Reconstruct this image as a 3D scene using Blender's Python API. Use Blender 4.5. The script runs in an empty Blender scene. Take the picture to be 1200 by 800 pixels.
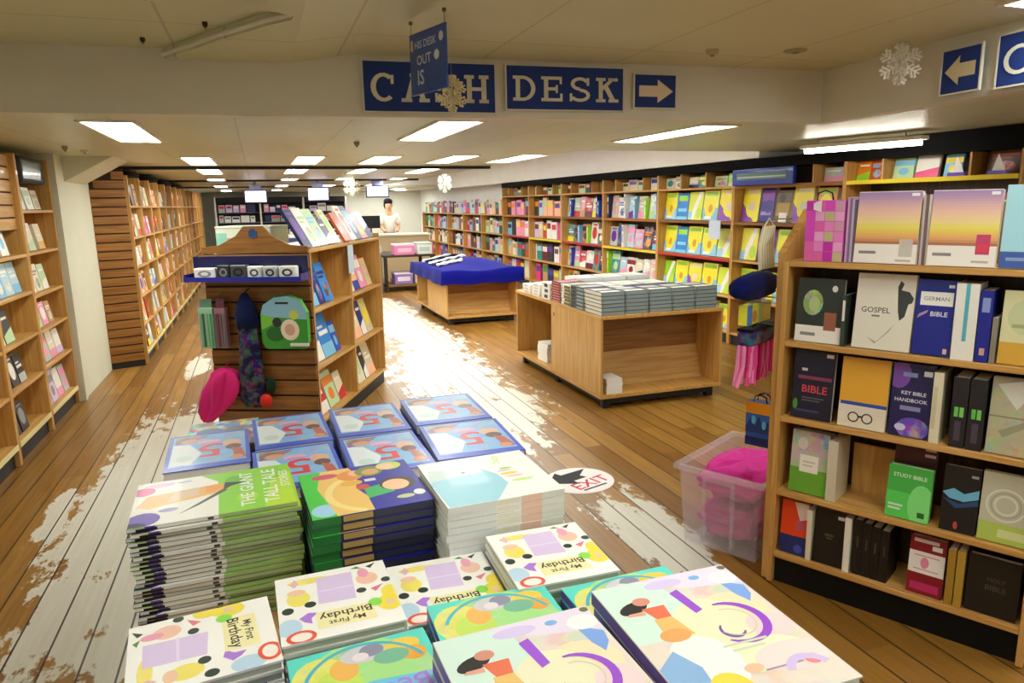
import bpy, math, random
from mathutils import Vector, Matrix, Euler
rnd = random.Random(11)
SC = bpy.context.scene
COL = SC.collection
PI = math.pi
rad = math.radians

# ------------------------------------------------------------------ colour
def lin(h):
    if isinstance(h, (tuple, list)):
        return tuple(h) if len(h) == 4 else tuple(h) + (1.0,)
    a = 1.0
    if '/' in h:
        h, s = h.split('/'); a = float(s)
    h = PAL.get(h, h).lstrip('#')
    o = []
    for i in (0, 2, 4):
        c = int(h[i:i+2], 16) / 255
        o.append(c / 12.92 if c <= .04045 else ((c + .055) / 1.055) ** 2.4)
    return (o[0], o[1], o[2], a)
PAL = {'white': 'f2f0ea', 'cream': 'e9dfc2', 'page': 'e6e0cf', 'ivory': 'dcd6c4', 'black': '121214', 'charcoal': '2c2d31',
       'grey': '8d9294', 'pale grey': 'c2c6c6', 'dark grey': '4c5054', 'navy': '17205e', 'dark blue': '16227a', 'blue': '2248b8',
       'royal blue': '10189a', 'bright blue': '1f86e0', 'sky blue': '7cc0ea', 'pale blue': 'b4d8ea', 'teal': '1f8f8c', 'aqua': '5fd0c8',
       'green': '2e9a3c', 'bright green': '3ccf50', 'lime': '9ade2c', 'dark green': '1d4a2a', 'pale green': 'bcdcae', 'olive': '7c7c34',
       'yellow': 'f4e02c', 'gold': 'e8b23c', 'orange': 'f08a24', 'burnt orange': 'c4501c', 'red': 'd0202c', 'dark red': '8a1420',
       'maroon': '6a1430', 'pink': 'f29ac0', 'hot pink': 'ea3a86', 'magenta': 'd42ac0', 'purple': '6a2aa8', 'violet': '8d5ad2',
       'lilac': 'd9c2ee', 'brown': '6a4224', 'tan': 'c49a68', 'beige': 'd8c8a4', 'peach': 'f6c09a', 'skin': 'e8b48c', 'dark brown': '3a2416',
       'sign blue': '15347e', 'cover blue': '2a5ad2'}

# ------------------------------------------------------------------ materials
MATS = {}
def nodes(name):
    m = bpy.data.materials.new(name); m.use_nodes = True
    nt = m.node_tree; nt.nodes.clear()
    out = nt.nodes.new('ShaderNodeOutputMaterial'); b = nt.nodes.new('ShaderNodeBsdfPrincipled')
    nt.links.new(b.outputs[0], out.inputs[0])
    MATS[name] = m
    return m, nt, b
def N(nt, t, **kw):
    n = nt.nodes.new(t)
    for k, v in kw.items(): setattr(n, k, v)
    return n
def math_(nt, op, a, b=None, clamp=False):
    n = N(nt, 'ShaderNodeMath', operation=op, use_clamp=clamp)
    for i, x in enumerate((a, b)):
        if x is None: continue
        if isinstance(x, (int, float)): n.inputs[i].default_value = x
        else: nt.links.new(x, n.inputs[i])
    return n.outputs[0]
def mix(nt, f, a, b, blend='MIX'):
    n = N(nt, 'ShaderNodeMix', data_type='RGBA', blend_type=blend)
    for sock, x in ((n.inputs[0], f), (n.inputs[6], a), (n.inputs[7], b)):
        if isinstance(x, (int, float)): sock.default_value = x
        elif isinstance(x, (tuple, str)): sock.default_value = lin(x)
        else: nt.links.new(x, sock)
    return n.outputs[2]

def attr_mat(name, rough, coat=0, bump=0, bscale=400, sheen=0, spec=.5, metal=0):
    m, nt, b = nodes(name)
    at = N(nt, 'ShaderNodeAttribute', attribute_name='Col')
    tc = N(nt, 'ShaderNodeTexCoord')
    n1 = N(nt, 'ShaderNodeTexNoise'); n1.inputs['Scale'].default_value = 22; n1.inputs['Detail'].default_value = 3
    nt.links.new(tc.outputs['Object'], n1.inputs['Vector'])
    sat = N(nt, 'ShaderNodeHueSaturation'); sat.inputs['Saturation'].default_value = 3.2; sat.inputs['Value'].default_value = 1.25
    nt.links.new(n1.outputs['Color'], sat.inputs['Color'])
    n2 = N(nt, 'ShaderNodeTexNoise'); n2.inputs['Scale'].default_value = 16; n2.inputs['Detail'].default_value = 4
    mp = N(nt, 'ShaderNodeMapping'); mp.inputs['Location'].default_value = (3, 7, 1)
    nt.links.new(tc.outputs['Object'], mp.inputs['Vector']); nt.links.new(mp.outputs[0], n2.inputs['Vector'])
    rmp = N(nt, 'ShaderNodeMapRange'); rmp.inputs[1].default_value = .42; rmp.inputs[2].default_value = .62
    nt.links.new(n2.outputs['Fac'], rmp.inputs[0])
    inv = math_(nt, 'SUBTRACT', 1.0, at.outputs['Alpha'])
    f = math_(nt, 'MULTIPLY', inv, rmp.outputs[0], True)
    nt.links.new(mix(nt, f, at.outputs['Color'], sat.outputs[0]), b.inputs['Base Color'])
    b.inputs['Roughness'].default_value = rough; b.inputs['Coat Weight'].default_value = coat; b.inputs['Metallic'].default_value = metal
    b.inputs['Sheen Weight'].default_value = sheen; b.inputs['Specular IOR Level'].default_value = spec
    if bump:
        n3 = N(nt, 'ShaderNodeTexNoise'); n3.inputs['Scale'].default_value = bscale
        nt.links.new(tc.outputs['Object'], n3.inputs['Vector'])
        bp = N(nt, 'ShaderNodeBump'); bp.inputs['Strength'].default_value = bump; bp.inputs['Distance'].default_value = .003
        nt.links.new(n3.outputs['Fac'], bp.inputs['Height']); nt.links.new(bp.outputs[0], b.inputs['Normal'])
    return m
attr_mat('print', .4, coat=.05)
attr_mat('matte', .75, bump=.1)
attr_mat('gloss', .22, coat=.3)
attr_mat('cloth', .92, bump=.5, bscale=120, sheen=.06, spec=.12)
attr_mat('metal', .35, metal=.9)

def wood(name, base, dark, axis):
    m, nt, b = nodes(name)
    tc = N(nt, 'ShaderNodeTexCoord'); mp = N(nt, 'ShaderNodeMapping')
    s = [26, 26, 26]; s[axis] = 1.6
    mp.inputs['Scale'].default_value = s
    nt.links.new(tc.outputs['Object'], mp.inputs['Vector'])
    n = N(nt, 'ShaderNodeTexNoise'); n.inputs['Scale'].default_value = 1.6; n.inputs['Detail'].default_value = 6; n.inputs['Distortion'].default_value = .6
    nt.links.new(mp.outputs[0], n.inputs['Vector'])
    r = N(nt, 'ShaderNodeMapRange'); r.inputs[1].default_value = .34; r.inputs[2].default_value = .68
    nt.links.new(n.outputs['Fac'], r.inputs[0])
    nt.links.new(mix(nt, r.outputs[0], dark, base), b.inputs['Base Color'])
    b.inputs['Roughness'].default_value = .45; b.inputs['Coat Weight'].default_value = .1
    return m
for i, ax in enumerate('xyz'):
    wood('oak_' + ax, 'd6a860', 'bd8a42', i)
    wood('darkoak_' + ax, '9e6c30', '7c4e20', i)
    wood('shade_' + ax, '5c4022', '3e2a14', i)  # oak darkened in colour for the shade at the shelf backs

def flat(name, col, rough=.6, metal=0, noise=.06, nscale=3, spec=.5):
    m, nt, b = nodes(name)
    tc = N(nt, 'ShaderNodeTexCoord'); n = N(nt, 'ShaderNodeTexNoise'); n.inputs['Scale'].default_value = nscale; n.inputs['Detail'].default_value = 4
    nt.links.new(tc.outputs['Object'], n.inputs['Vector'])
    c = lin(col); d = tuple(x * (1 - noise * 2) for x in c[:3]) + (1,)
    nt.links.new(mix(nt, n.outputs['Fac'], d, c), b.inputs['Base Color'])
    b.inputs['Roughness'].default_value = rough; b.inputs['Metallic'].default_value = metal; b.inputs['Specular IOR Level'].default_value = spec
    return m
flat('black_base', '17191c', .55)
flat('beam_paint', 'e2dcc8', .55)
flat('wall_paint', 'e2e3d8', .6)
flat('white_paint', 'f4f4f2', .5)
flat('pier_paint', 'd8d8c4', .55)
flat('groove', '3a2008', .8)
flat('black_fascia', '07070a', .8, spec=.15)
flat('strip_cream', 'dcd08c', .5)

def panel_mat(name, col, px, py, ox=0, oy=0, rough=.45, dark=.72):
    m, nt, b = nodes(name)
    tc = N(nt, 'ShaderNodeTexCoord'); sp = N(nt, 'ShaderNodeSeparateXYZ'); nt.links.new(tc.outputs['Object'], sp.inputs[0])
    def seam(o, p, off):
        v = math_(nt, 'FRACT', math_(nt, 'DIVIDE', math_(nt, 'ADD', o, off + 100 * p), p))
        return math_(nt, 'LESS_THAN', v, .012 / p)
    s = math_(nt, 'MAXIMUM', seam(sp.outputs[0], px, ox), seam(sp.outputs[1], py, oy))
    n = N(nt, 'ShaderNodeTexNoise'); n.inputs['Scale'].default_value = 1.3; nt.links.new(tc.outputs['Object'], n.inputs['Vector'])
    c = lin(col); d = tuple(x * .88 for x in c[:3]) + (1,); e = tuple(x * dark for x in c[:3]) + (1,)
    base = mix(nt, n.outputs['Fac'], d, c)
    nt.links.new(mix(nt, s, base, e), b.inputs['Base Color'])
    bp = N(nt, 'ShaderNodeBump'); bp.inputs['Strength'].default_value = .4; bp.inputs['Distance'].default_value = .004; bp.invert = True
    nt.links.new(s, bp.inputs['Height']); nt.links.new(bp.outputs[0], b.inputs['Normal'])
    b.inputs['Roughness'].default_value = rough
    return m
panel_mat('ceiling_low', 'ced3ba', .62, 1.25, ox=.08, oy=.3, rough=.35)
panel_mat('ceiling_near', 'd6d2aa', .75, 1.2, ox=.31, oy=.2, rough=.5)

def emis(name, col, s):
    m = bpy.data.materials.new(name); m.use_nodes = True; nt = m.node_tree; nt.nodes.clear()
    out = N(nt, 'ShaderNodeOutputMaterial'); e = N(nt, 'ShaderNodeEmission'); e.inputs[0].default_value = lin(col); e.inputs[1].default_value = s
    nt.links.new(e.outputs[0], out.inputs[0]); MATS[name] = m
    return m
LAMP = 21.0
emis('lamp', 'f8faf2', LAMP)
emis('lamp_soft', 'f8faf2', LAMP * .62)
emis('lamp_tube', 'fff8ea', LAMP * .9)
emis('screen', 'dfe0fa', 2.4)

def plastic_clear():
    m = bpy.data.materials.new('clear_plastic'); m.use_nodes = True; nt = m.node_tree; b = nt.nodes['Principled BSDF']
    tc = N(nt, 'ShaderNodeTexCoord'); n = N(nt, 'ShaderNodeTexNoise'); n.inputs['Scale'].default_value = 6
    nt.links.new(tc.outputs['Object'], n.inputs['Vector'])
    nt.links.new(mix(nt, n.outputs['Fac'], 'e4dcea', 'f4eef6'), b.inputs['Base Color'])
    b.inputs['Roughness'].default_value = .3
    b.inputs['Alpha'].default_value = .16
    MATS['clear_plastic'] = m
plastic_clear()

def floor_mat():
    m, nt, b = nodes('deck_planks')
    tc = N(nt, 'ShaderNodeTexCoord'); sp = N(nt, 'ShaderNodeSeparateXYZ'); nt.links.new(tc.outputs['Object'], sp.inputs[0])
    X, Y = sp.outputs[0], sp.outputs[1]
    P = .1364
    u = math_(nt, 'DIVIDE', math_(nt, 'ADD', X, .753 + 40 * P), P)
    cell = math_(nt, 'FLOOR', u); fr = math_(nt, 'FRACT', u)
    seam = math_(nt, 'MAXIMUM', math_(nt, 'LESS_THAN', fr, .06), 0.0)
    wn = N(nt, 'ShaderNodeTexWhiteNoise', noise_dimensions='1D'); nt.links.new(cell, wn.inputs['W'])
    yo = math_(nt, 'ADD', Y, math_(nt, 'MULTIPLY', wn.outputs['Value'], 9.0))
    seg = math_(nt, 'FLOOR', math_(nt, 'DIVIDE', yo, 2.4))
    cv = N(nt, 'ShaderNodeCombineXYZ'); nt.links.new(cell, cv.inputs[0]); nt.links.new(seg, cv.inputs[1])
    wn2 = N(nt, 'ShaderNodeTexWhiteNoise', noise_dimensions='2D'); nt.links.new(cv.outputs[0], wn2.inputs['Vector'])
    mp = N(nt, 'ShaderNodeMapping'); mp.inputs['Scale'].default_value = (30, 1.3, 1); nt.links.new(tc.outputs['Object'], mp.inputs['Vector'])
    g = N(nt, 'ShaderNodeTexNoise'); g.inputs['Scale'].default_value = 1.5; g.inputs['Detail'].default_value = 6; nt.links.new(mp.outputs[0], g.inputs['Vector'])
    base = mix(nt, wn2.outputs['Value'], '80561f', 'ac7f3a')
    gr = N(nt, 'ShaderNodeMapRange'); gr.inputs[1].default_value = .35; gr.inputs[2].default_value = .7; nt.links.new(g.outputs['Fac'], gr.inputs[0])
    base = mix(nt, math_(nt, 'MULTIPLY', gr.outputs[0], .42), base, '64430f')
    # pale patches: worn varnish plus painted-in lamp glare, ragged edges that follow the planks
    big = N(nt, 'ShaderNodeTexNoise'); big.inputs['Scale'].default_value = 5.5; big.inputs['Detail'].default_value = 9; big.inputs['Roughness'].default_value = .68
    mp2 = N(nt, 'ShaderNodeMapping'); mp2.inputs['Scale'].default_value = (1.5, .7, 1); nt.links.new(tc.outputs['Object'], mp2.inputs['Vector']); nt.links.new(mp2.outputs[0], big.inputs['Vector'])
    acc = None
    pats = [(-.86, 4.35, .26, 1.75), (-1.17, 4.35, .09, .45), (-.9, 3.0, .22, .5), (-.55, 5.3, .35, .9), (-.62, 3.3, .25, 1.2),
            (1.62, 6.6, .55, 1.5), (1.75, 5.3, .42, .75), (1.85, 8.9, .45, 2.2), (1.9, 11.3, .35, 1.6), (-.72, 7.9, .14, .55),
            (1.4, 4.6, .3, .5), (1.76, 2.95, .22, .55), (-.2, 5.6, .3, .5)]  # middle one here is a floor reflection painted as pale colour
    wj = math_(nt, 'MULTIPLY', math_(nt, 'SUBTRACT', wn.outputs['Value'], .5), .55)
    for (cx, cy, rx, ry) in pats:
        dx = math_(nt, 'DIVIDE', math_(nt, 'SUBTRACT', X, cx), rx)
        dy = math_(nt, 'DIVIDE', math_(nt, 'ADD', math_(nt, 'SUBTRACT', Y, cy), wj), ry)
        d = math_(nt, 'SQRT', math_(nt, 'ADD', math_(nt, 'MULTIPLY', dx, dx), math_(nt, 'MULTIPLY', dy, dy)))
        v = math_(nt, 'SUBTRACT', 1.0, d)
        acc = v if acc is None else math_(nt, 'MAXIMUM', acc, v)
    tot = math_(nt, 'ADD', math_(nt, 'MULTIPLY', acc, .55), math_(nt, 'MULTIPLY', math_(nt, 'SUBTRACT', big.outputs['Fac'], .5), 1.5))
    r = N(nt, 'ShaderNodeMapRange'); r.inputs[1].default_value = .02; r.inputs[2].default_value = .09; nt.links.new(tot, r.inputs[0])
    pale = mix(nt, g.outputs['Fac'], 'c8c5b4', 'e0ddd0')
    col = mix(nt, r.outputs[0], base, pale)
    col = mix(nt, math_(nt, 'MULTIPLY', seam, .9), col, '24170a')
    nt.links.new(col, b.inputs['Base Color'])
    nt.links.new(math_(nt, 'ADD', math_(nt, 'MULTIPLY', g.outputs['Fac'], .16), .27), b.inputs['Roughness'])
    bp = N(nt, 'ShaderNodeBump'); bp.inputs['Strength'].default_value = .35; bp.inputs['Distance'].default_value = .003; bp.invert = True
    nt.links.new(seam, bp.inputs['Height']); nt.links.new(bp.outputs[0], b.inputs['Normal'])
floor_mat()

# ------------------------------------------------------------------ mesh builder
class MB:
    def __init__(self): self.v, self.f, self.c, self.m = [], [], [], []
    def add(self, pts, faces, col='white', mat=0, M=None):
        b = len(self.v)
        for p in pts:
            p = Vector(p)
            if M is not None: p = M @ p
            self.v.append(tuple(p))
        c = lin(col)
        for f in faces:
            self.f.append(tuple(b + i for i in f)); self.c.append(c); self.m.append(mat)
    def poly(self, pts, col='white', mat=0, M=None): self.add(pts, [tuple(range(len(pts)))], col, mat, M)
    def box(self, lo, hi, col='white', mat=0, M=None, cols=None):
        x0, y0, z0 = lo; x1, y1, z1 = hi
        p = [(x0,y0,z0),(x1,y0,z0),(x1,y1,z0),(x0,y1,z0),(x0,y0,z1),(x1,y0,z1),(x1,y1,z1),(x0,y1,z1)]
        F = {'z-': (0,3,2,1), 'z+': (4,5,6,7), 'y-': (0,1,5,4), 'y+': (2,3,7,6), 'x+': (1,2,6,5), 'x-': (3,0,4,7)}
        if cols is None: self.add(p, list(F.values()), col, mat, M)
        else:
            b = len(self.v)
            self.add(p, [], col, mat, M)
            for k, f in F.items():
                self.f.append(tuple(b + i for i in f)); self.c.append(lin(cols.get(k, col))); self.m.append(mat)
    def cbox(self, lo, hi, ch, col='white', mat=0, M=None):   # box with chamfered edges
        x0,y0,z0 = lo; x1,y1,z1 = hi; c = ch
        def ring(z, i):
            return [(x0+i,y0,z),(x1-i,y0,z),(x1,y0+i,z),(x1,y1-i,z),(x1-i,y1,z),(x0+i,y1,z),(x0,y1-i,z),(x0,y0+i,z)]
        def ring2(z): 
            return [(x0+c,y0+c,z),(x1-c,y0+c,z),(x1-c,y0+c,z),(x1-c,y1-c,z),(x1-c,y1-c,z),(x0+c,y1-c,z),(x0+c,y1-c,z),(x0+c,y0+c,z)]
        def inset(z):
            return [(x0+c*1.4,y0+c*.6,z),(x1-c*1.4,y0+c*.6,z),(x1-c*.6,y0+c*1.4,z),(x1-c*.6,y1-c*1.4,z),(x1-c*1.4,y1-c*.6,z),(x0+c*1.4,y1-c*.6,z),(x0+c*.6,y1-c*1.4,z),(x0+c*.6,y0+c*1.4,z)]
        R = [inset(z0), ring(z0+c, c), ring(z1-c, c), inset(z1)]
        pts = [p for r in R for p in r]; fs = [tuple(range(7,-1,-1)), tuple(range(24,32))]
        for k in range(3):
            for i in range(8):
                j = (i+1) % 8
                fs.append((k*8+i, k*8+j, k*8+8+j, k*8+8+i))
        self.add(pts, fs, col, mat, M)
    def prism(self, poly, z0, z1, col='white', mat=0, M=None):
        n = len(poly)
        pts = [(x, y, z0) for x, y in poly] + [(x, y, z1) for x, y in poly]
        fs = [tuple(range(n-1,-1,-1)), tuple(range(n, 2*n))] + [(i, (i+1)%n, n+(i+1)%n, n+i) for i in range(n)]
        self.add(pts, fs, col, mat, M)
    def tube(self, path, r, seg=8, col='white', mat=0, M=None, closed=False):
        path = [Vector(p) for p in path]; n = len(path); pts = []
        rr = r if isinstance(r, (list, tuple)) else [r]*n
        for i, p in enumerate(path):
            a = path[(i-1) % n] if closed else path[max(i-1,0)]; b = path[(i+1) % n] if closed else path[min(i+1,n-1)]
            t = (b-a).normalized(); q = Vector((0,0,1)) if abs(t.z) < .9 else Vector((1,0,0))
            e1 = t.cross(q).normalized(); e2 = t.cross(e1)
            for k in range(seg):
                an = 2*PI*k/seg; pts.append(p + (e1*math.cos(an) + e2*math.sin(an))*rr[i])
        fs = []
        for i in range(n if closed else n-1):
            for k in range(seg):
                fs.append((i*seg+k, i*seg+(k+1)%seg, ((i+1)%n)*seg+(k+1)%seg, ((i+1)%n)*seg+k))
        if not closed: fs += [tuple(range(seg-1,-1,-1)), tuple(range((n-1)*seg, n*seg))]
        self.add(pts, fs, col, mat, M)
    def ell3(self, c, r, col='white', mat=0, M=None, seg=12, rings=7):
        pts = []; fs = []
        for i in range(1, rings):
            th = PI*i/rings
            for k in range(seg):
                a = 2*PI*k/seg
                pts.append((c[0]+r[0]*math.sin(th)*math.cos(a), c[1]+r[1]*math.sin(th)*math.sin(a), c[2]+r[2]*math.cos(th)))
        t = len(pts); pts += [(c[0],c[1],c[2]+r[2]), (c[0],c[1],c[2]-r[2])]
        for i in range(rings-2):
            for k in range(seg): fs.append((i*seg+k, (i+1)*seg+k, (i+1)*seg+(k+1)%seg, i*seg+(k+1)%seg))
        for k in range(seg):
            fs.append((k, (k+1)%seg, t)); fs.append(((rings-2)*seg+(k+1)%seg, (rings-2)*seg+k, t+1))
        self.add(pts, fs, col, mat, M)
    @staticmethod
    def clip(pts):
        for ax, lim, sg in ((0, .004, 1), (0, .996, -1), (1, .004, 1), (1, .996, -1)):
            out = []
            for i in range(len(pts)):
                a, b = pts[i-1], pts[i]
                ia, ib = (a[ax]-lim)*sg >= 0, (b[ax]-lim)*sg >= 0
                if ia != ib:
                    t = (lim-a[ax])/(b[ax]-a[ax]); out.append((a[0]+(b[0]-a[0])*t, a[1]+(b[1]-a[1])*t))
                if ib: out.append(b)
            pts = out
            if not pts: return pts
        return pts
    def art(self, o, U, V, nrm, shapes, mat=0, M=None, d0=.00006, step=.00002):
        o, U, V, nrm = Vector(o), Vector(U), Vector(V), Vector(nrm)
        lu, lv = U.length, V.length
        for i, s in enumerate(shapes):
            h = d0 + step * i
            P = lambda u, v: o + U*u + V*v + nrm*h
            k = s[0]
            def PP(q, c):
                q = self.clip(q)
                if len(q) > 2: self.poly([P(u, v) for u, v in q], c, mat, M)
            if k == 'r':
                _, u0, v0, u1, v1, c = s; self.poly([P(u0,v0),P(u1,v0),P(u1,v1),P(u0,v1)], c, mat, M)
            elif k == 'p':
                PP(s[1], s[2])
            elif k == 'e':
                _, cu, cv, ru, rv, c = s[:6]; ro = rad(s[6]) if len(s) > 6 else 0; n = 16
                pts = []
                for j in range(n):
                    a = 2*PI*j/n; x = ru*math.cos(a)*lu; y = rv*math.sin(a)*lv
                    pts.append((cu + (x*math.cos(ro)-y*math.sin(ro))/lu, cv + (x*math.sin(ro)+y*math.cos(ro))/lv))
                PP(pts, c)
            elif k == 'a':      # arc band: cx cy r0 r1 a0 a1 col (radii in units of U length)
                _, cu, cv, r0, r1, a0, a1, c = s[:8]; taper = s[8] if len(s) > 8 else 0; n = 18
                pts, fs = [], []
                for j in range(n+1):
                    t = j/n; a = rad(a0 + (a1-a0)*t); mid = (r0+r1)/2; w = (r1-r0)/2*(1 - taper*abs(2*t-1)**2)
                    for rr in (mid-w, mid+w): pts.append((cu + rr*math.cos(a), cv + rr*math.sin(a)*lu/lv))
                for j in range(n):
                    q = (2*j, 2*j+1, 2*j+3, 2*j+2)
                    PP([pts[z_] for z_ in (q if a1 < a0 else q[::-1])], c)
            elif k == 't':      # text: string, cx, cy, width(u), col, rot deg, [height v max]
                _, tx, cu, cv, wu, c = s[:6]; ro = rad(s[6]) if len(s) > 6 else 0
                vs, fs, W, H = text_mesh(tx)
                sc = wu*lu/W
                if len(s) > 7: sc = min(sc, s[7]*lv/H)
                pts = []
                for x, y in vs:
                    x = (x - W/2)*sc; y = (y - H/2)*sc
                    pts.append(P(cu + (x*math.cos(ro)-y*math.sin(ro))/lu, cv + (x*math.sin(ro)+y*math.cos(ro))/lv))
                self.add(pts, fs, c, mat, M)
    def mesh(self, name, mats):
        me = bpy.data.meshes.new(name); me.from_pydata(self.v, [], self.f)
        for x in mats: me.materials.append(MATS[x])
        at = me.color_attributes.new('Col', 'FLOAT_COLOR', 'CORNER')
        buf = []
        for p, c in zip(me.polygons, self.c): buf += list(c) * p.loop_total
        at.data.foreach_set('color', buf)
        me.polygons.foreach_set('material_index', self.m)
        me.update()
        return me
    def build(self, name, mats=('matte',), parent=None, smooth=False):
        if isinstance(mats, str): mats = (mats,)
        me = self.mesh(name, mats)
        if smooth:
            for p in me.polygons: p.use_smooth = True
        o = bpy.data.objects.new(name, me); COL.objects.link(o)
        if parent: o.parent = parent
        return o
TEXTS = {}
def text_mesh(tx):
    if tx in TEXTS: return TEXTS[tx]
    cu = bpy.data.curves.new('tmp', 'FONT'); cu.body = tx; cu.resolution_u = 2; cu.align_x = 'LEFT'
    cu.offset = .012
    o = bpy.data.objects.new('tmp', cu); COL.objects.link(o)
    dg = bpy.context.evaluated_depsgraph_get(); dg.update()
    me = bpy.data.meshes.new_from_object(o.evaluated_get(dg))
    vs = [(v.co.x, v.co.y) for v in me.vertices]
    x0 = min(v[0] for v in vs); y0 = min(v[1] for v in vs)
    vs = [(x-x0, y-y0) for x, y in vs]
    fs = []
    for p in me.polygons: fs.append(tuple(p.vertices) if p.normal.z > 0 else tuple(reversed(p.vertices)))
    W = max(v[0] for v in vs); H = max(v[1] for v in vs)
    bpy.data.objects.remove(o); bpy.data.curves.remove(cu); bpy.data.meshes.remove(me)
    TEXTS[tx] = (vs, fs, W, H)
    return TEXTS[tx]

# ------------------------------------------------------------------ objects
def tag(o, label, cat, group=None, kind=None):
    if label: o['label'] = label
    if cat: o['category'] = cat
    if group: o['group'] = group
    if kind: o['kind'] = kind
    return o
def thing(name, label, cat, loc=(0,0,0), rz=0, group=None):
    o = bpy.data.objects.new(name, None); o.empty_display_size = .05; COL.objects.link(o)
    o.location = loc; o.rotation_euler = (0, 0, rz)
    return tag(o, label, cat, group)
def struct(name, mb, mats, loc=None):
    o = mb.build(name, mats); o['kind'] = 'structure'
    if loc: o.location = loc
    return o
def dup(o, label=None, loc=None, rot=None, group=None):
    r = o.copy(); COL.objects.link(r)
    if loc is not None: r.location = loc
    if rot is not None: r.rotation_euler = rot
    if label: r['label'] = label
    if group: r['group'] = group
    for ch in list(o.children):
        c = ch.copy(); COL.objects.link(c); c.parent = r
        for g in list(ch.children):
            d = g.copy(); COL.objects.link(d); d.parent = c
    return r
ORD = ['first','second','third','fourth','fifth','sixth','seventh','eighth','ninth','tenth','eleventh','twelfth','thirteenth','fourteenth',
       'fifteenth','sixteenth','seventeenth','eighteenth','nineteenth','twentieth','twenty-first','twenty-second','twenty-third','twenty-fourth','twenty-fifth','twenty-sixth']

# ------------------------------------------------------------------ camera helper: a pixel of the 1200x800 frame as a ray
F_, PIT, ROL, YAW, EYE = 830.0, rad(11.1), rad(-1.08), rad(19.3), 1.65
cy_, sy_, cp_, sp_ = math.cos(YAW), math.sin(YAW), math.cos(PIT), math.sin(PIT)
FW = Vector((sy_*cp_, cy_*cp_, -sp_)); R0 = Vector((cy_, -sy_, 0)); U0 = R0.cross(FW)
RT = R0*math.cos(ROL) + U0*math.sin(ROL); UP = -R0*math.sin(ROL) + U0*math.cos(ROL)
cam = bpy.data.cameras.new('camera'); camo = bpy.data.objects.new('camera', cam); COL.objects.link(camo)
cam.sensor_width = 36; cam.sensor_fit = 'HORIZONTAL'; cam.lens = 36 * F_ / 1200; cam.clip_start = .05; cam.clip_end = 100
mw = Matrix((RT, UP, -FW)).transposed().to_4x4(); mw.translation = (0, 0, EYE); camo.matrix_world = mw
SC.camera = camo

# ================================================================== SETTING
XL, XR, YN, YF, ZL, ZN = -1.95, 5.45, -3.0, 25.0, 2.12, 2.403
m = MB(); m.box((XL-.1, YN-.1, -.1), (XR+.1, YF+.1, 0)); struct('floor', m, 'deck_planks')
m = MB(); m.box((XL-.1, YN, 0), (XL, 8.0, 2.6)); struct('wall_left', m, 'wall_paint')
m = MB(); m.box((-1.75, 8.28, 0), (-1.62, YF, 2.6)); struct('wall_left_far', m, 'wall_paint')
m = MB(); m.box((XR, YN, 0), (XR+.1, YF, 2.7)); struct('wall_right', m, 'white_paint')
m = MB(); m.box((XL, YF, 0), (XR, YF+.1, 2.7)); struct('wall_far', m, 'wall_paint')
m = MB(); m.box((XL, YN-.1, 0), (XR, YN, 2.7)); struct('wall_near', m, 'wall_paint')
m = MB(); m.box((XL, 6.97, 0), (-1.57, 8.27, ZL)); m.box((-1.57, 6.97, 0), (-1.555, 7.04, ZL)); struct('wall_pier', m, 'pier_paint')
# sloping haunch between pier and ceiling
m = MB(); P = [(-1.57, 1.90), (-1.57, ZL), (-1.17, ZL)]
M = Matrix(((1,0,0,0),(0,0,1,0),(0,1,0,0),(0,0,0,1)))
m.prism(P, 7.3, 8.12, M=M); struct('trim_1', m, 'pier_paint')
# low ceiling beyond the beam, open over the right-hand strip
def by(x): return 3.98 - (x + 1.08) * .0735
BXC = 3.335
m = MB()
def slabp(pl): m.prism(pl, ZL, ZL+.06)
slabp([(XL, by(XL)+.06), (BXC+.06, by(BXC)+.06), (2.9, 6.3), (2.9, YF), (XL, YF)]); slabp([(BXC+.06, by(BXC)+.06), (XR, by(BXC)+.06), (XR, 6.3), (2.9, 6.3)])
slabp([(3.03, YN), (XR, YN), (XR, by(BXC)+.06), (BXC+.06, by(BXC)+.06), (3.30, 2.35)])
m.box((2.9, 20, ZL), (XR, YF, ZL+.06))
struct('ceiling', m, 'ceiling_low')
m = MB(); m.box((2.9, 6.3, 2.5), (XR, 20, 2.56)); m.box((2.86, 6.3, ZL+.06), (2.9, 20, 2.5)); m.box((2.9, 6.26, ZL+.06), (XR, 6.3, 2.5)); m.box((2.9, 20, ZL+.06), (XR, 20.04, 2.5))
struct('ceiling_recess', m, 'white_paint')
m = MB(); m.box((4.98, 6.32, 2.06), (XR, 19.98, 2.5)); struct('wall_right_soffit', m, 'white_paint')
# high near ceiling with a diagonal-edged raised field at the left
m = MB()
m.box((XL, YN, ZN), (BXC+.1, 4.1, ZN+.06))
ZD = 2.353
xr = .22
bq = lambda q: m.add([(x, y, ZD) for x, y in q], [tuple(range(len(q)-1, -1, -1))])
bq([(XL, YN), (xr, YN), (xr, 2.80), (XL, 2.80)])
nb_ = [(XL, 2.80), (-.6, 2.86), (0, 2.90), (.13, 2.92), (.19, 2.96), (xr, 2.97)]
for q0, q1 in zip(nb_[:-1], nb_[1:]): bq([(q0[0], 2.795), (q1[0], 2.795), q1, q0])
dg_ = [(.19, 2.96), (.185, 3.02), (.10, 3.13), (-.10, 3.46), (-.36, 3.93), (-.37, by(-.37)+.05)]
for q0, q1 in zip(dg_[:-1], dg_[1:]): bq([q0, (xr, q0[1]), (xr, q1[1]), q1])
for q0, q1 in list(zip(nb_[:5][:-1], nb_[:5][1:])) + list(zip(dg_[:-1], dg_[1:])):
    m.poly([(q0[0], q0[1], ZD), (q1[0], q1[1], ZD), (q1[0], q1[1], ZN), (q0[0], q0[1], ZN)])
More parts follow.
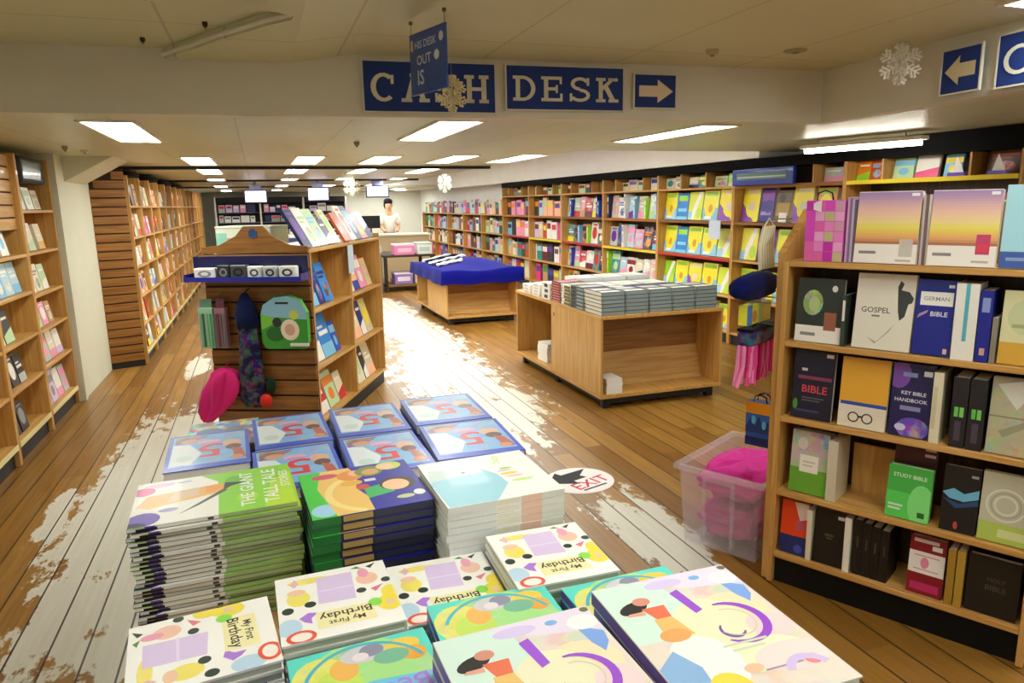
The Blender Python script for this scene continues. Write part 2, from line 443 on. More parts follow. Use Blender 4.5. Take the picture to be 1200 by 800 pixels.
m.add([(xr, YN, ZD), (.5, YN, ZN-.001), (.5, by(.5)+.05, ZN-.001), (xr, by(xr)+.05, ZD)], [(3,2,1,0)])
struct('ceiling_near', m, 'ceiling_near')
m = MB(); m.tube([(-.365, 3.93, ZD+.02), (-.105, 3.46, ZD+.02), (.095, 3.13, ZD+.02), (.18, 3.02, ZD+.02), (.18, 2.975, ZD+.02)], .011, 8); struct('trim_2', m, 'beam_paint')
# beam: across, then back along the right
m = MB()
m.prism([(XL, by(XL)), (BXC, by(BXC)), (BXC, by(BXC)+.12), (XL, by(XL)+.12)], 2.10, 2.5)
struct('wall_beam', m, 'beam_paint')
m = MB(); m.prism([(BXC, by(BXC)+.12), (BXC-.075, 2.35), (3.0, YN), (3.12, YN), (3.38, 2.35), (BXC+.12, by(BXC)+.12)], 2.10, 2.5)
struct('wall_beam_right', m, 'beam_paint')
for i, (y, h) in enumerate(((9.0, .035), (13.4, .03), (17.6, .03))):
    m = MB(); m.box((XL+.3, y, ZL-h), (2.9, y+.07, ZL)); struct('trim_%d' % (3+i), m, 'black_base')

# ================================================================== SIGNS
def slab_letter(m, ch, x, z, w, h, t, y, col):
    """slab-serif capital on plane y (facing -y), lower-left corner x,z"""
    s = .19*h; th = .13*h
    def bx(a, b, c, d): m.poly([(x+a*w, y, z+b*h), (x+c*w, y, z+b*h), (x+c*w, y, z+d*h), (x+a*w, y, z+d*h)], col)
    def st(pts): m.poly([(x+a*w, y, z+b*h) for a, b in pts], col)
    sw = s/w; sh = th/h
    def arc(cx, cz, rx, rz, a0, a1, thx, thz, n=14):
        pts = []
        for i in range(n+1):
            a = rad(a0+(a1-a0)*i/n)
            pts.append((x+(cx+rx*math.cos(a))*w, y, z+(cz+rz*math.sin(a))*h)); pts.append((x+(cx+(rx-thx)*math.cos(a))*w, y, z+(cz+(rz-thz)*math.sin(a))*h))
        m.add(pts, [(2*i, 2*i+1, 2*i+3, 2*i+2) if a1 > a0 else (2*i, 2*i+2, 2*i+3, 2*i+1) for i in range(n)], col)
    if ch == 'C':
        arc(.5, .5, .5, .5, 48, 312, sw, sh); bx(.78, .62, .9, .93); 
    elif ch == 'A':
        st([(.06,0),(.06+sw,0),(.5+sw/2,1),(.5-sw/2,1)]); st([(.94-sw,0),(.94,0),(.5+sw/2,1),(.5-sw/2,1)])
        bx(.2,.28,.8,.28+sh); bx(-.06,0,.36,sh); bx(.64,0,1.06,sh); bx(.3,1-sh,.6,1)
    elif ch == 'S':
        arc(.5,.73,.42,.27,20,270,sw*.9,sh); arc(.5,.27,.46,.27,90,-160,sw*.9,sh); bx(.8,.66,.92,.98); bx(.04,.02,.15,.34)
    elif ch == 'H':
        bx(.1,0,.1+sw,1); bx(.9-sw,0,.9,1); bx(.2,.44,.8,.44+sh)
        for a in (0, .6): bx(a,0,a+.4,sh); bx(a,1-sh,a+.4,1)
    elif ch == 'D':
        bx(.12,0,.12+sw,1); bx(0,0,.5,sh); bx(0,1-sh,.5,1); arc(.42,.5,.56,.5,-90,90,sw,sh)
    elif ch == 'E':
        bx(.12,0,.12+sw,1); bx(0,0,.95,sh); bx(0,1-sh,.92,1); bx(.2,.44,.7,.44+sh); bx(.84,0,.95,.32); bx(.82,.7,.92,1); bx(.64,.34,.74,.66)
    elif ch == 'K':
        bx(.12,0,.12+sw,1); bx(0,0,.44,sh); bx(0,1-sh,.44,1); st([(.2,.38),(.2,.58),(.7,1),(.92,1)]); st([(.38,.55),(.72,0),(.96,0),(.54,.68)])
        bx(.58,0,1.04,sh); bx(.56,1-sh,1.0,1)
def sign_panel(name, label, x0, x1, z0, z1, letters=None, arrow=0):
    """a blue board fixed on the beam face, written in its own local frame (x along beam, facing -y)"""
    w, h = x1-x0, z1-z0
    loc = (x0, by(x0)-.02, z0); ang = math.atan2(-.0735, 1)
    t = thing(name, label, 'sign', loc, ang)
    m = MB(); m.cbox((0, 0, 0), (w, .014, h), .002, 'sign blue'); m.build('board', 'matte', t)
    m = MB(); e = .008
    for a, b, c, d in ((-e,-e,w+e,0),(-e,h,w+e,h+e),(-e,0,0,h),(w,0,w+e,h)): m.box((a, -.002, b), (c, .012, d), 'd8d4c4')
    m.build('frame_edge', 'matte', t)
    if letters:
        lh = h*.58; gap = w*.045; n = len(letters); lw = (w*.90 - gap*(n-1))/n
        for i, ch in enumerate(letters):
            m = MB(); slab_letter(m, ch, w*.05 + i*(lw+gap), h*.19, lw, lh, .01, -.003, 'e6e0cc'); m.build('letter', 'matte', t)
    if arrow:
        m = MB(); a = [(.1,.33),(.55,.33),(.55,.14),(.93,.5),(.55,.86),(.55,.67),(.1,.67)]
        if arrow < 0: a = [(1-x, y) for x, y in a][::-1]
        m.poly([(x*w, -.003, y*h) for x, y in a], 'e8d4b4'); m.build('arrow', 'matte', t)
    return t
sign_panel('wall_sign', 'long blue wall sign reading CASH in cream slab letters', .566, 1.258, 2.127, 2.372, 'CASH')
sign_panel('wall_sign', 'blue wall sign reading DESK in cream letters', 1.322, 2.00, 2.148, 2.372, 'DESK')
sign_panel('wall_sign', 'small blue arrow sign pointing right after the word DESK', 2.07, 2.325, 2.168, 2.345, None, 1)
def sign_right(name, label, y0, y1, z0, z1, letters=None, arrow=0):
    w, h = y0-y1, z1-z0
    xa = BXC - .022 - .075*(3.66-y0)/1.31
    t = thing(name, label, 'sign', (xa-.012, y0, z0), math.atan2(-1.31, -.075))
    m = MB(); m.cbox((0, 0, 0), (w, .014, h), .002, 'sign blue'); m.build('board', 'matte', t)
    m = MB(); e = .008
    for a, b, c, d in ((-e,-e,w+e,0),(-e,h,w+e,h+e),(-e,0,0,h),(w,0,w+e,h)): m.box((a, -.002, b), (c, .012, d), 'd8d4c4')
    m.build('frame_edge', 'matte', t)
    if letters:
        for i, ch in enumerate(letters):
            m = MB(); slab_letter(m, ch, .03+i*.18, h*.19, .15, h*.58, .01, -.003, 'dcdccc'); m.build('letter', 'matte', t)
    if arrow:
        m = MB(); a = [(.1,.34),(.52,.34),(.52,.16),(.9,.5),(.52,.84),(.52,.66),(.1,.66)]
        a = [(1-x, y) for x, y in a][::-1]
        m.poly([(x*w, -.003, y*h) for x, y in a], 'd8c8a0'); m.build('arrow', 'matte', t)
sign_right('wall_sign', 'blue arrow sign pointing left on the side beam', 2.77, 2.56, 2.135, 2.335, None, -1)
sign_right('wall_sign', 'blue sign with a letter C cut by the right edge', 2.47, 1.75, 2.125, 2.345, 'CASH')

# hanging blue sign seen on edge
t = thing('hanging_sign', 'blue hanging sign with white words turned almost edge on', 'sign', (.62, 3.10, 2.10))
a = Vector((.667, 3.15, 0)); b = Vector((.755, 2.88, 0)); L = (b-a).length; ang = math.atan2(b.y-a.y, b.x-a.x)
t.location = (a.x, a.y, 2.105); t.rotation_euler = (0, 0, ang)
m = MB(); m.cbox((0, 0, 0), (L, .008, .245), .001, '1c4a9c'); m.build('board', 'gloss', t)
m = MB(); m.art((0, 0, 0), (L,0,0), (0,0,.245), (0,-1,0), [('r', .04, .72, .1, .9, 'd8a890'), ('t', 'HIS DESK', .45, .8, .6, 'b8c8d8')]); m.build('text_line', 'matte', t)
for sh_ in ([('t', 'OUT', .4, .55, .4, 'b8c8d8')], [('t', 'IS', .3, .27, .18, 'b8c8d8')], [('e', .88, .82, .06, .075, 'd0d8e0')], [('e', .75, .56, .07, .08, 'd0d8e0')]):
    m = MB(); m.art((0, 0, 0), (L,0,0), (0,0,.245), (0,-1,0), sh_); m.build('text_line' if sh_[0][0] == 't' else 'round_symbol', 'matte', t)
for k, xx in enumerate((.01, L-.01)):
    m = MB(); m.tube([(xx, .004, .245), (xx, .004, ZN-2.105-.002)], .0015, 5, '55503c'); m.build('wire', 'matte', t)
    m = MB(); m.tube([(xx, .004, ZN-2.105-.012), (xx, .004, ZN-2.105)], .008, 8, '5a5238'); m.build('ceiling_hook', 'matte', t)

# paper snowflakes hung on threads
def snowflake(label, loc, R, col, top, rz):
    t = thing('hanging_snowflake', label, 'decoration', loc, rz, 'paper snowflakes hung from the ceiling')
    for q in range(2):
        m = MB(); M0 = Matrix.Rotation(q*PI/2, 4, 'Z')
        for k in range(6):
            M = M0 @ Matrix.Rotation(k*PI/3, 4, 'Y')
            m.box((-.035*R, -.003, 0), (.035*R, .003, R), col, M=M)
            for hh, ln in ((.35, .26), (.55, .34), (.74, .26)):
                for sg in (-1, 1):
                    Mb = M @ Matrix.Translation((0, 0, hh*R)) @ Matrix.Rotation(sg*rad(52), 4, 'Y')
                    m.box((-.04*R, -.0025, 0), (.04*R, .0025, ln*R), col, M=Mb)
                    m.prism([(.07*R*math.cos(u*PI/4), .07*R*math.sin(u*PI/4)) for u in range(8)], -.0025, .0025, col, M=Mb @ Matrix.Translation((0,0,ln*R)) @ Matrix.Rotation(PI/2, 4, 'X'))
            m.box((-.11*R, -.002, .12*R), (.11*R, .002, .24*R), col, M=M)
        m.build('flake_half', 'matte', t)
    m = MB(); m.tube([(0,0,R), (0,0,top-loc[2])], .0008, 4, 'cfcab8'); m.build('thread', 'matte', t)
snowflake('cream paper snowflake hanging in front of the CASH sign', (.94, 3.5, 2.175), .088, 'e4d8a8', ZN, .3)
snowflake('white paper snowflake hanging by the side beam', (3.12, 2.9, 2.30), .105, 'f2efe4', ZN, -.5)
snowflake('pale paper snowflake hanging far off between the screens', (1.62, 13.0, 1.97), .17, 'e0e4c8', ZL, .2)
snowflake('white paper snowflake hanging over the distant right shelves', (3.6, 14.2, 2.06), .2, 'e6e8e4', 2.496, .6)

# ================================================================== CEILING LAMPS
def lamp_proto():
    t = thing('ceiling_light', '', 'ceiling light', (0, 0, 0), 0, 'recessed rectangular ceiling lights')
    w, l = .125, .62
    m = MB()
    for a, b, c, d in ((-w-.02,-l-.02,w+.02,-l),(-w-.02,l,w+.02,l+.02),(-w-.02,-l,-w,l),(w,-l,w+.02,l)): m.box((a, b, -.012), (c, d, 0), 'e8e4d4')
    m.build('frame', 'matte', t)
    m = MB(); m.box((-w, -l, -.006), (w, l, -.001)); m.build('diffuser', 'lamp', t)
    return t
lights = [((-.72, 5.05), 'bright ceiling light above the left foreground bookcase'), ((1.15, 4.7), 'ceiling light just behind the word CASH'), ((2.87, 4.65), 'ceiling light right of the arrow sign under the beam')]
rows = [(7.55, 'second', (-.5, .53, 1.25, 2.0, 2.68)), (10.2, 'third', (-.53, .53, 1.4, 2.25)), (13.4, 'fourth', (-.6, .57, 1.5, 2.45)), (17.3, 'fifth', (-.7, .57, 1.6, 2.6)), (21.5, 'sixth', (-.75, .57, 1.7, 2.7, 4.0)), (23.6, 'seventh', (2.9, 3.7, 4.5))]  # last row and right end of the one before added to brighten far wall
for y, o, xs in rows:
    for i, x in enumerate(xs): lights.append(((x, y + (.35 - .16*x if y < 8 else 0)), 'ceiling light in the %s row away from the beam, %s from the left' % (o, ORD[i])))
lp = lamp_proto()
for i, ((x, y), lb) in enumerate(lights):
    if i == 0: lp.location = (x, y, ZL); lp['label'] = lb
    else: dup(lp, lb, (x, y, ZL))
dup(lp, 'ceiling light cut off by the top right corner', (3.03, 1.60, ZN))
soft = dup(lp, 'ceiling light over the book table outside the view', (1.9, .9, ZN), None, 'ceiling lights behind the camera')
for ch in soft.children:
    if ch.name.startswith('diffuser'): ch.data = ch.data.copy(); ch.data.materials.clear(); ch.data.materials.append(MATS['lamp_soft'])
for x, y in ((.75, 1.3), (-1.0, .6), (.8, -1.2), (2.3, -1.2)): dup(soft, None, (x, y, ZN if x > 0 else ZD))
for x, y in ((4.35, .7), (4.3, -.9)): dup(lp, 'ceiling light over the right aisle outside the view', (x, y, ZL), None, 'ceiling lights over the right aisle')
for y in (7.3, 9.0, 10.7, 12.4, 14.1, 15.8, 17.5, 19.1): dup(lp, 'light in the raised white ceiling strip above the right wall', (3.35, y, 2.499), None, 'lights in the raised ceiling strip')  # lamps out of view, added to light the soffit and right wall
# hanging tube lamp
a = Vector((4.45, 5.08, 2.05)); b = Vector((4.68, 4.07, 2.05)); L = (b-a).length
t = thing('hanging_tube_lamp', 'white fluorescent tube lamp hung above the right wall shelves', 'lamp', a, math.atan2(b.y-a.y, b.x-a.x))
m = MB(); m.cbox((0, -.05, .0), (L, .05, .03), .006, 'f0eee6'); m.build('housing', 'matte', t)
m = MB(); m.tube([(.03, 0, -.022), (L-.03, 0, -.022)], .019, 10); m.build('tube', 'lamp_tube', t, True)
for xx in (.15, L-.15):
    m = MB(); m.tube([(xx, 0, .03), (xx, 0, .07)], .008, 8, 'e0dccc'); m.build('bracket', 'matte', t)
# smoke detectors, sprinklers
def disc_thing(name, label, cat, loc, r, h, col):
    t = thing(name, label, cat, loc)
    m = MB(); m.tube([(0,0,0),(0,0,-h*.6),(0,0,-h)], [r, r*.95, r*.6], 16, col); m.build('housing', 'matte', t)
    m = MB(); m.tube([(0,0,-h),(0,0,-h*1.35)], r*.3, 10, '8a8468'); m.build('sensor', 'matte', t)
disc_thing('smoke_detector', 'round beige smoke detector on near ceiling', 'detector', (2.28, 3.3, ZN), .035, .025, 'b8ad84')
disc_thing('ceiling_speaker', 'low round ceiling fitting right of the smoke detector', 'speaker', (2.72, 3.2, ZN), .06, .012, 'a89c74')
disc_thing('ceiling_sprinkler', 'small dark sprinkler on low ceiling left of first snowflake', 'sprinkler', (.75, 5.6, ZL), .022, .03, '8a8468')
disc_thing('ceiling_sprinkler', 'small sprinkler on low ceiling over the left bookcases', 'sprinkler', (-1.3, 6.2, ZL), .02, .03, '9a9478')
disc_thing('spot_lamp', 'small round spot fitting near the top of the pier', 'lamp', (-1.25, 6.6, ZL), .028, .02, 'e8e4d0')
for i, p in enumerate(((-.42, 3.72), (-.14, 3.36))): disc_thing('ceiling_bolt', ('dark bolt in the raised ceiling nearest the beam', 'dark bolt half way along the diagonal ceiling edge')[i], 'bolt', (p[0], p[1], ZN), .011, .02, '2a2414')

# ================================================================== TV SCREENS
def tv(label, x0, x1, z0, z1, y):
    w, h = x1-x0, z1-z0
    t = thing('television', label, 'television', (x0, y, z0))
    m = MB(); m.cbox((0, 0, 0), (w, .05, h), .008, '23263c'); m.build('casing', 'gloss', t)
    m = MB(); m.poly([(.02, -.002, .025), (w-.02, -.002, .025), (w-.02, -.002, h-.02), (.02, -.002, h-.02)]); m.build('screen', 'screen', t)
    m = MB(); m.box((w*.25, .02, h), (w*.75, .05, h+.09), '8f98c8'); m.tube([(w/2, .03, h+.09), (w/2, .03, ZL-z0)], .025, 8, '7c7c8c'); m.build('ceiling_mount', 'matte', t)
tv('lit television hung over the left of the far hall', -.2, .2, 1.72, 1.96, 14)
tv('lit television hung over the middle of the far hall', .91, 1.31, 1.74, 2.0, 14)
tv('lit television hung farthest right, beside the far counter', 2.0, 2.44, 1.79, 2.02, 14)

# ================================================================== BOOKS
def book_meshes(key, w, h, t, cover, art=None, spine=None, spine_side='x-', page='page', board=None, spine_art=None, hard=True, back=None):
    """a book lying flat, front cover up, base z=0, centred; top edge of the cover at +y"""
    bd = board or (.0022 if hard else .0008)
    ins = .003 if hard else .0004
    sp = spine or cover
    m = MB(); X, Y = w/2, h/2
    m.box((-X,-Y,t-bd), (X,Y,t), cover); m.box((-X,-Y,0), (X,Y,bd), back or cover)
    q = bd*1.3
    if spine_side == 'x-': m.box((-X,-Y,bd), (-X+q,Y,t-bd), sp)
    elif spine_side == 'y-': m.box((-X,-Y,bd), (X,-Y+q,t-bd), sp)
    elif spine_side == 'x+': m.box((X-q,-Y,bd), (X,Y,t-bd), sp)
    if art: m.art((-X,-Y,t), (w,0,0), (0,h,0), (0,0,1), art)
    if spine_art:
        if spine_side == 'y-': m.art((-X,-Y,0), (w,0,0), (0,0,t), (0,-1,0), spine_art)
        elif spine_side == 'x-': m.art((-X,Y,0), (0,-h,0), (0,0,t), (-1,0,0), spine_art)
    cm = m.mesh('book_cover_' + key, ['print'])
    p = MB(); e = .0003
    x0, x1, y0, y1 = -X+ins, X-ins, -Y+ins, Y-ins
    if spine_side == 'x-': x0 = -X+q+e
    elif spine_side == 'y-': y0 = -Y+q+e
    elif spine_side == 'x+': x1 = X-q-e
    p.box((x0,y0,bd+e), (x1,y1,t-bd-e), page)
    pm = p.mesh('book_pages_' + key, ['matte'])
    return cm, pm
def new_book(name, ms, label, group=None, cat='book', pages=True):
    o = bpy.data.objects.new(name, ms[0]); COL.objects.link(o); tag(o, label, cat, group)
    if pages:
        p = bpy.data.objects.new('page_block', ms[1]); COL.objects.link(p); p.parent = o
    return o
class Frame:
    """a shelving front: origin at its left end on the floor, facing yaw psi (0 faces -y)"""
    def __init__(s, x, y, psi): s.o = Vector((x, y, 0)); s.psi = psi; s.ex = Vector((math.cos(psi), math.sin(psi), 0)); s.ey = Vector((-math.sin(psi), math.cos(psi), 0))
    def p(s, a, d, z): return s.o + s.ex*a + s.ey*d + Vector((0,0,z))
def stand(o, fr, a, d, z, h, lean=0, spine_out=False, w=0):
    """stand a book on shelf height z: back bottom edge at distance d behind the front, centre at a"""
    psi = fr.psi + (PI/2 if spine_out else 0)
    R = Matrix.Rotation(psi, 4, 'Z') @ Matrix.Rotation(PI/2 - lean, 4, 'X')
    off = R @ Vector((0, -h/2, 0))
    loc = fr.p(a, d, z + .0008) - off
    mwx = R.copy(); mwx.translation = loc
    o.matrix_world = mwx
    o.location = loc; o.rotation_euler = R.to_euler()

def lines(u0, u1, v, n, col, dv=.03, th=.012):
    return [('r', u0 + .02*(i % 2), v - i*dv, u1 - .05*((i*7) % 3), v - i*dv + th, col) for i in range(n)]
def rand_art(c2, seed):
    r = random.Random(seed); k = r.randrange(5)
    if k == 0: return [('r', 0, .62, 1, .86, c2), ('e', .5, .35, .26, .18, c2)]
    if k == 1: return [('r', .1, .7, .9, .78, c2), ('r', .1, .6, .7, .66, c2), ('e', .55, .3, .3, .2, c2 + '/.4' if c2 in PAL else c2)]
    if k == 2: return [('p', [(0,0),(1,0),(1,.45),(0,.25)], c2), ('r', .15, .72, .85, .8, 'white')]
    if k == 3: return [('e', .5, .5, .36, .3, c2), ('r', .2, .85, .8, .92, c2)]
    return [('r', 0, 0, 1, .3, c2), ('r', .12, .5, .88, .6, 'white'), ('r', .12, .66, .6, .72, 'white')]
MESHCACHE = {}
def shelf_book(name, fr, a0, a1, z, h, col, c2, d, lean, label, group=None, th=.02, spine_out=False, pages=True, art=None, off=0.0):
    w = (a1 - a0)
    if spine_out:
        key = ('s', round(w,3), round(h,2), col, c2, th)
        if key not in MESHCACHE: MESHCACHE[key] = book_meshes('s%d' % len(MESHCACHE), th, h, w, col, spine=col, spine_art=[('r', .1, .12, .3, .88, c2), ('r', .4, .3, .8, .7, c2)])
    else:
        key = (round(w,3), round(h,3), col, c2, th, str(art))
        if key not in MESHCACHE: MESHCACHE[key] = book_meshes('b%d' % len(MESHCACHE), w, h, th, col, art if art is not None else rand_art(c2, len(MESHCACHE)))
    o = new_book(name, MESHCACHE[key], label, group, pages=pages)
    if spine_out:
        stand(o, fr, a0 + w/2, d, z, h, 0, True)
        # base plane sits at its back cover: shift so the slab spans a0..a1
        o.location = fr.p(a0, d + th/2, z + .0008 + h/2)
    else: stand(o, fr, (a0+a1)/2, d, z, h, lean)
    return o

# ================================================================== SHELVING
def bookcase(name, label, fr_xy, psi, w, depth, zs, top, plinth=.12, uprights=None, lip=None, fascia=None, fscol='black_fascia', cat='bookcase', group=None, back='darkoak_z', end_style=None, up_top=None, strips=None):
    t = thing(name, label, cat, (fr_xy[0], fr_xy[1], 0), psi, group)
    th = .022
    ups = uprights or [0, w-th]
    for u in ups:
        m = MB(); m.cbox((u, 0, .004), (u+th, depth, up_top or top), .002); m.build('upright', 'oak_z', t)
    ux = sorted(ups)
    m = MB(); m.box((ux[0]+th, depth-.012, plinth), (ux[-1], depth, top)); m.build('back_panel', back, t)
    m = MB(); m.box((ux[0]+th, .03, 0), (ux[-1], .05, plinth)); m.build('plinth', 'black_base', t)
    for i, z in enumerate(zs):
        for a, b in zip(ux[:-1], ux[1:]):
            m = MB(); m.cbox((a+th+.0005, .004, z-.022), (b-.0005, depth-.013, z), .002); o = m.build('shelf', 'oak_x', t)
            if lip and i in lip:
                m = MB(); m.box((a+th+.001, -.004, z-.03), (b-.001, .003, z+.004), lip[i]); m.build('shelf_edge_strip', 'matte', o)
    if fascia:
        m = MB(); m.box((ux[0], -.012, fascia[0]), (ux[-1]+th, depth, fascia[1])); m.build('fascia', fscol, t)
    return t

COLS = ['white','cream','red','dark red','navy','blue','teal','green','yellow','orange','pink','purple','sky blue','brown','charcoal','tan','maroon','pale blue','pale green','hot pink','beige']
def two(r, cols=COLS):
    a = r.choice(cols); b = r.choice([c for c in COLS if c != a]); return a, b
STUFF = MB()     # far books nobody could count: one object
def stuff_book(fr, a0, a1, z, h, col, c2, d, th=.03):
    M = Matrix.Translation(fr.p(0,0,0)) @ Matrix.Rotation(fr.psi, 4, 'Z')
    STUFF.box((a0, d-th, z+.001), (a1, d, z+h), col, M=M)
    STUFF.poly([(a0+.02, d-th-.001, z+h*.55), (a1-.02, d-th-.001, z+h*.55), (a1-.02, d-th-.001, z+h*.85), (a0+.02, d-th-.001, z+h*.85)], c2, M=M)

# ---- left foreground bookcases (face +x)
LD = .31
def left_case(y0, y1, label, zs, top=2.06):
    return bookcase('bookcase', label, (-1.6, y0), PI/2, y1-y0, LD, zs, top, lip={0: 'e2d89a'}, back='oak_z')
def slats(name, parent_thing, x0, x1, z0, z1, y, n, mat='oak_x'):
    m = MB(); m.box((x0, y+.006, z0), (x1, y+.018, z1), mat=1)
    ph = (z1-z0)/n
    for i in range(n): m.cbox((x0, y-.004, z0+i*ph+.006), (x1, y+.0055, z0+(i+1)*ph-.006), .002, mat=0)
    return m.build(name, (mat, 'groove'), parent_thing)
c0 = left_case(4.48, 5.28, 'oak bookcase cut by the left picture edge', [.15,.475,.775,1.08,1.35])
c1 = left_case(5.285, 6.085, 'oak bookcase with slatted upper back at left edge', [.15,.475,.775,1.08,1.35])
slats('slat_board', c1, .03, .77, 1.52, 2.05, .04, 6)
c2 = left_case(6.09, 6.95, 'oak bookcase beside the pale pier, monitor on top', [.15,.485,.765,1.035,1.35,1.66])
fl1 = Frame(-1.6, 5.285, PI/2); fl2 = Frame(-1.6, 6.09, PI/2); fl0 = Frame(-1.6, 4.48, PI/2)
SH = ['bottom', 'second lowest', 'third lowest', 'fourth lowest', 'fifth lowest', 'top']
def left_row(fr, shelf, z, items, place):
    k = 0
    for (a0, a1, h, col, c2_) in items:
        shelf_book('paperback', fr, a0, a1, z, h, col, c2_, .075, .18, '%s paperback on %s shelf of %s, %s from left' % (col, SH[shelf], place, ORD[k]), th=.03); k += 1
left_row(fl1, 4, 1.35, [(.03,.19,.24,'white','grey'), (.21,.37,.24,'pale grey','navy'), (.40,.55,.24,'white','sky blue')], 'edge bookcase')
left_row(fl1, 3, 1.08, [(.03,.19,.22,'pale blue','white'), (.2,.36,.22,'sky blue','white'), (.37,.53,.22,'pale blue','white'), (.54,.70,.22,'pale blue','sky blue')], 'edge bookcase')
left_row(fl1, 2, .775, [(.04,.2,.2,'dark green','white'), (.22,.4,.22,'charcoal','pale green')], 'edge bookcase')
left_row(fl1, 1, .475, [(.05,.2,.21,'black','grey'), (.22,.36,.21,'charcoal','white'), (.38,.52,.2,'black','pale grey')], 'edge bookcase')
left_row(fl1, 0, .15, [(.08,.24,.21,'charcoal','sky blue'), (.27,.42,.2,'black','grey')], 'edge bookcase')
left_row(fl0, 1, .475, [(.35,.5,.2,'maroon','white'), (.52,.7,.2,'red','white')], 'leftmost bookcase')
left_row(fl2, 4, 1.35, [(.06,.2,.24,'white','sky blue'), (.24,.4,.21,'cream','pale green'), (.5,.66,.2,'cream','gold')], 'pier bookcase')
left_row(fl2, 5, 1.66, [(.1,.28,.16,'pale green','white'), (.32,.5,.17,'white','pale green'), (.52,.68,.15,'beige','grey')], 'pier bookcase')
left_row(fl2, 3, 1.035, [(.12,.25,.2,'white','teal'), (.27,.42,.21,'cream','grey'), (.44,.6,.2,'pale green','white')], 'pier bookcase')
left_row(fl2, 2, .765, [(.12,.28,.18,'pale green','olive'), (.3,.45,.18,'pink','white'), (.47,.6,.17,'tan','white')], 'pier bookcase')
left_row(fl2, 1, .485, [(.06,.2,.22,'white','pink'), (.22,.38,.22,'pale grey','pink'), (.4,.56,.22,'cream','pink'), (.58,.75,.2,'white','lilac')], 'pier bookcase')
left_row(fl2, 0, .15, [(.08,.24,.24,'pale grey','blue'), (.26,.42,.24,'lilac','grey'), (.44,.6,.23,'white','pink'), (.62,.78,.22,'pale grey','pink')], 'pier bookcase')
# monitor on top of the pier bookcase
t = thing('monitor', 'grey box monitor at the top of the pier bookcase', 'monitor', (-1.62, 6.2, 1.86), PI/2)
m = MB(); m.cbox((0, -.02, 0), (.6, .22, .19), .015, '2c3236'); m.build('casing', 'matte', t)
m = MB(); m.poly([(.04,-.022,.03),(.5,-.022,.03),(.5,-.022,.16),(.04,-.022,.16)], '6c7c80'); m.build('screen', 'gloss', t)
m = MB(); m.box((.25,.2,.03), (.35,.275,.1), '2c3236'); m.build('wall_mount', 'matte', t)

# ---- slatted end panel and the far left run
t = thing('slatwall_panel', 'tall slatted oak end panel facing the camera past the pier', 'panel', (-1.61, 8.24, 0), math.atan2(.12, .36))
m = MB(); n = 22
m.prism([(0,.06),(.365,.06),(.365,2.06),(.3,2.06),(0,1.9)], .004, .02, mat=1, M=Matrix(((1,0,0,0),(0,0,1,0),(0,1,0,0),(0,0,0,1))))
ph = 1.98/n
for i in range(n):
    z0 = .06+i*ph+.007; z1 = .06+(i+1)*ph-.007
    x0 = 0 if z1 < 1.9 else max(0, (z1-1.9)/.16*.3)
    m.cbox((x0, -.008, z0), (.365, .0035, z1), .002)
m.build('slats', ('darkoak_x', 'groove'), t)
m = MB(); m.box((0, .0, 0), (.365, .018, .058)); m.build('kick_board', 'black_base', t)
fz = [.14,.43,.73,1.05,1.36,1.69]
proto = None
farcases = []
for i in range(13):
    y0 = 8.41 + i*.8
    lb = '%s oak bookcase past the slatted end panel, along left wall' % ORD[i]
    if proto is None:
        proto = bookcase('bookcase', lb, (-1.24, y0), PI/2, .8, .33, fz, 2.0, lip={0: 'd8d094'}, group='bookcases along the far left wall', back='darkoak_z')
    else: dup(proto, lb, (-1.24, y0, 0))
    farcases.append(Frame(-1.24, y0, PI/2))
for i, fr in enumerate(farcases):
    r = random.Random(40+i)
    for k, z in enumerate(fz):
        n = 3
        xs = [.05 + j*.24 + r.uniform(0,.04) for j in range(n)]
        for j, x in enumerate(xs):
            a, b = two(r, ['white','cream','beige','tan','peach','brown','charcoal','pink','burnt orange','pale grey','dark red','pale blue'])
            if i == 1 and k == 4: a, b = [('hot pink','white'),('pink','red'),('pink','white')][j]
            if i == 1 and k == 3: a, b = [('lime','white'),('pale green','white'),('peach','hot pink')][j]
            h = r.uniform(.19,.25)
            if i < 4: shelf_book('paperback', fr, x, x+r.choice((.15,.17,.19)), z, h, a, b, .05, .12, '%s book on %s shelf of %s bookcase past the slatted panel, %s along' % (a, SH[k], ORD[i], ORD[j]), pages=False, th=.025)
            else: stuff_book(fr, x, x+.18, z, h, a, b, .08)
# dark bags lying along the top
for i in range(4):
    t = MB(); L = .8 + .3*i
    t.ell3((0,0,.055), (.13, L/2, .055), 'black', seg=14); o = t.build('duffel_bag', 'cloth', None, True); o.location = (-1.42, 9.6+i*1.7, 2.001); tag(o, 'dark cloth bundle on top of the far left bookcases, %s from the near end' % ORD[i], 'bundle', 'dark bundles on the far left bookcases')

# ---- gondola (slatted front, book shelves on its right flank)
GX, GY = .3, 5.0
E1 = Vector((-.908, .42, 0)); E2 = Vector((.42, .908, 0)); psiF = math.atan2(-.42, .908); psiS = math.atan2(.908, .42)
FF = Frame(GX + E1.x*.75, GY + E1.y*.75, psiF)      # front, s from left end
FS = Frame(GX, GY, psiS)                           # right flank
t = thing('display_gondola', 'freestanding oak display with slatted front and angled side shelves', 'display stand', FF.o, psiF)
m = MB(); m.box((0, .012, .12), (.75, .03, 1.34), mat=1); ph = 1.22/11
for i in range(11): m.cbox((0, 0, .12+i*ph+.007), (.75, .0115, .12+(i+1)*ph-.007), .002)
m.build('slat_board', ('darkoak_x', 'groove'), t)
m = MB(); pk = [(0,1.345),(.75,1.345),(.75,1.385),(.62,1.40),(.5,1.46),(.44,1.525),(.31,1.525),(.25,1.46),(.13,1.40),(0,1.385)]
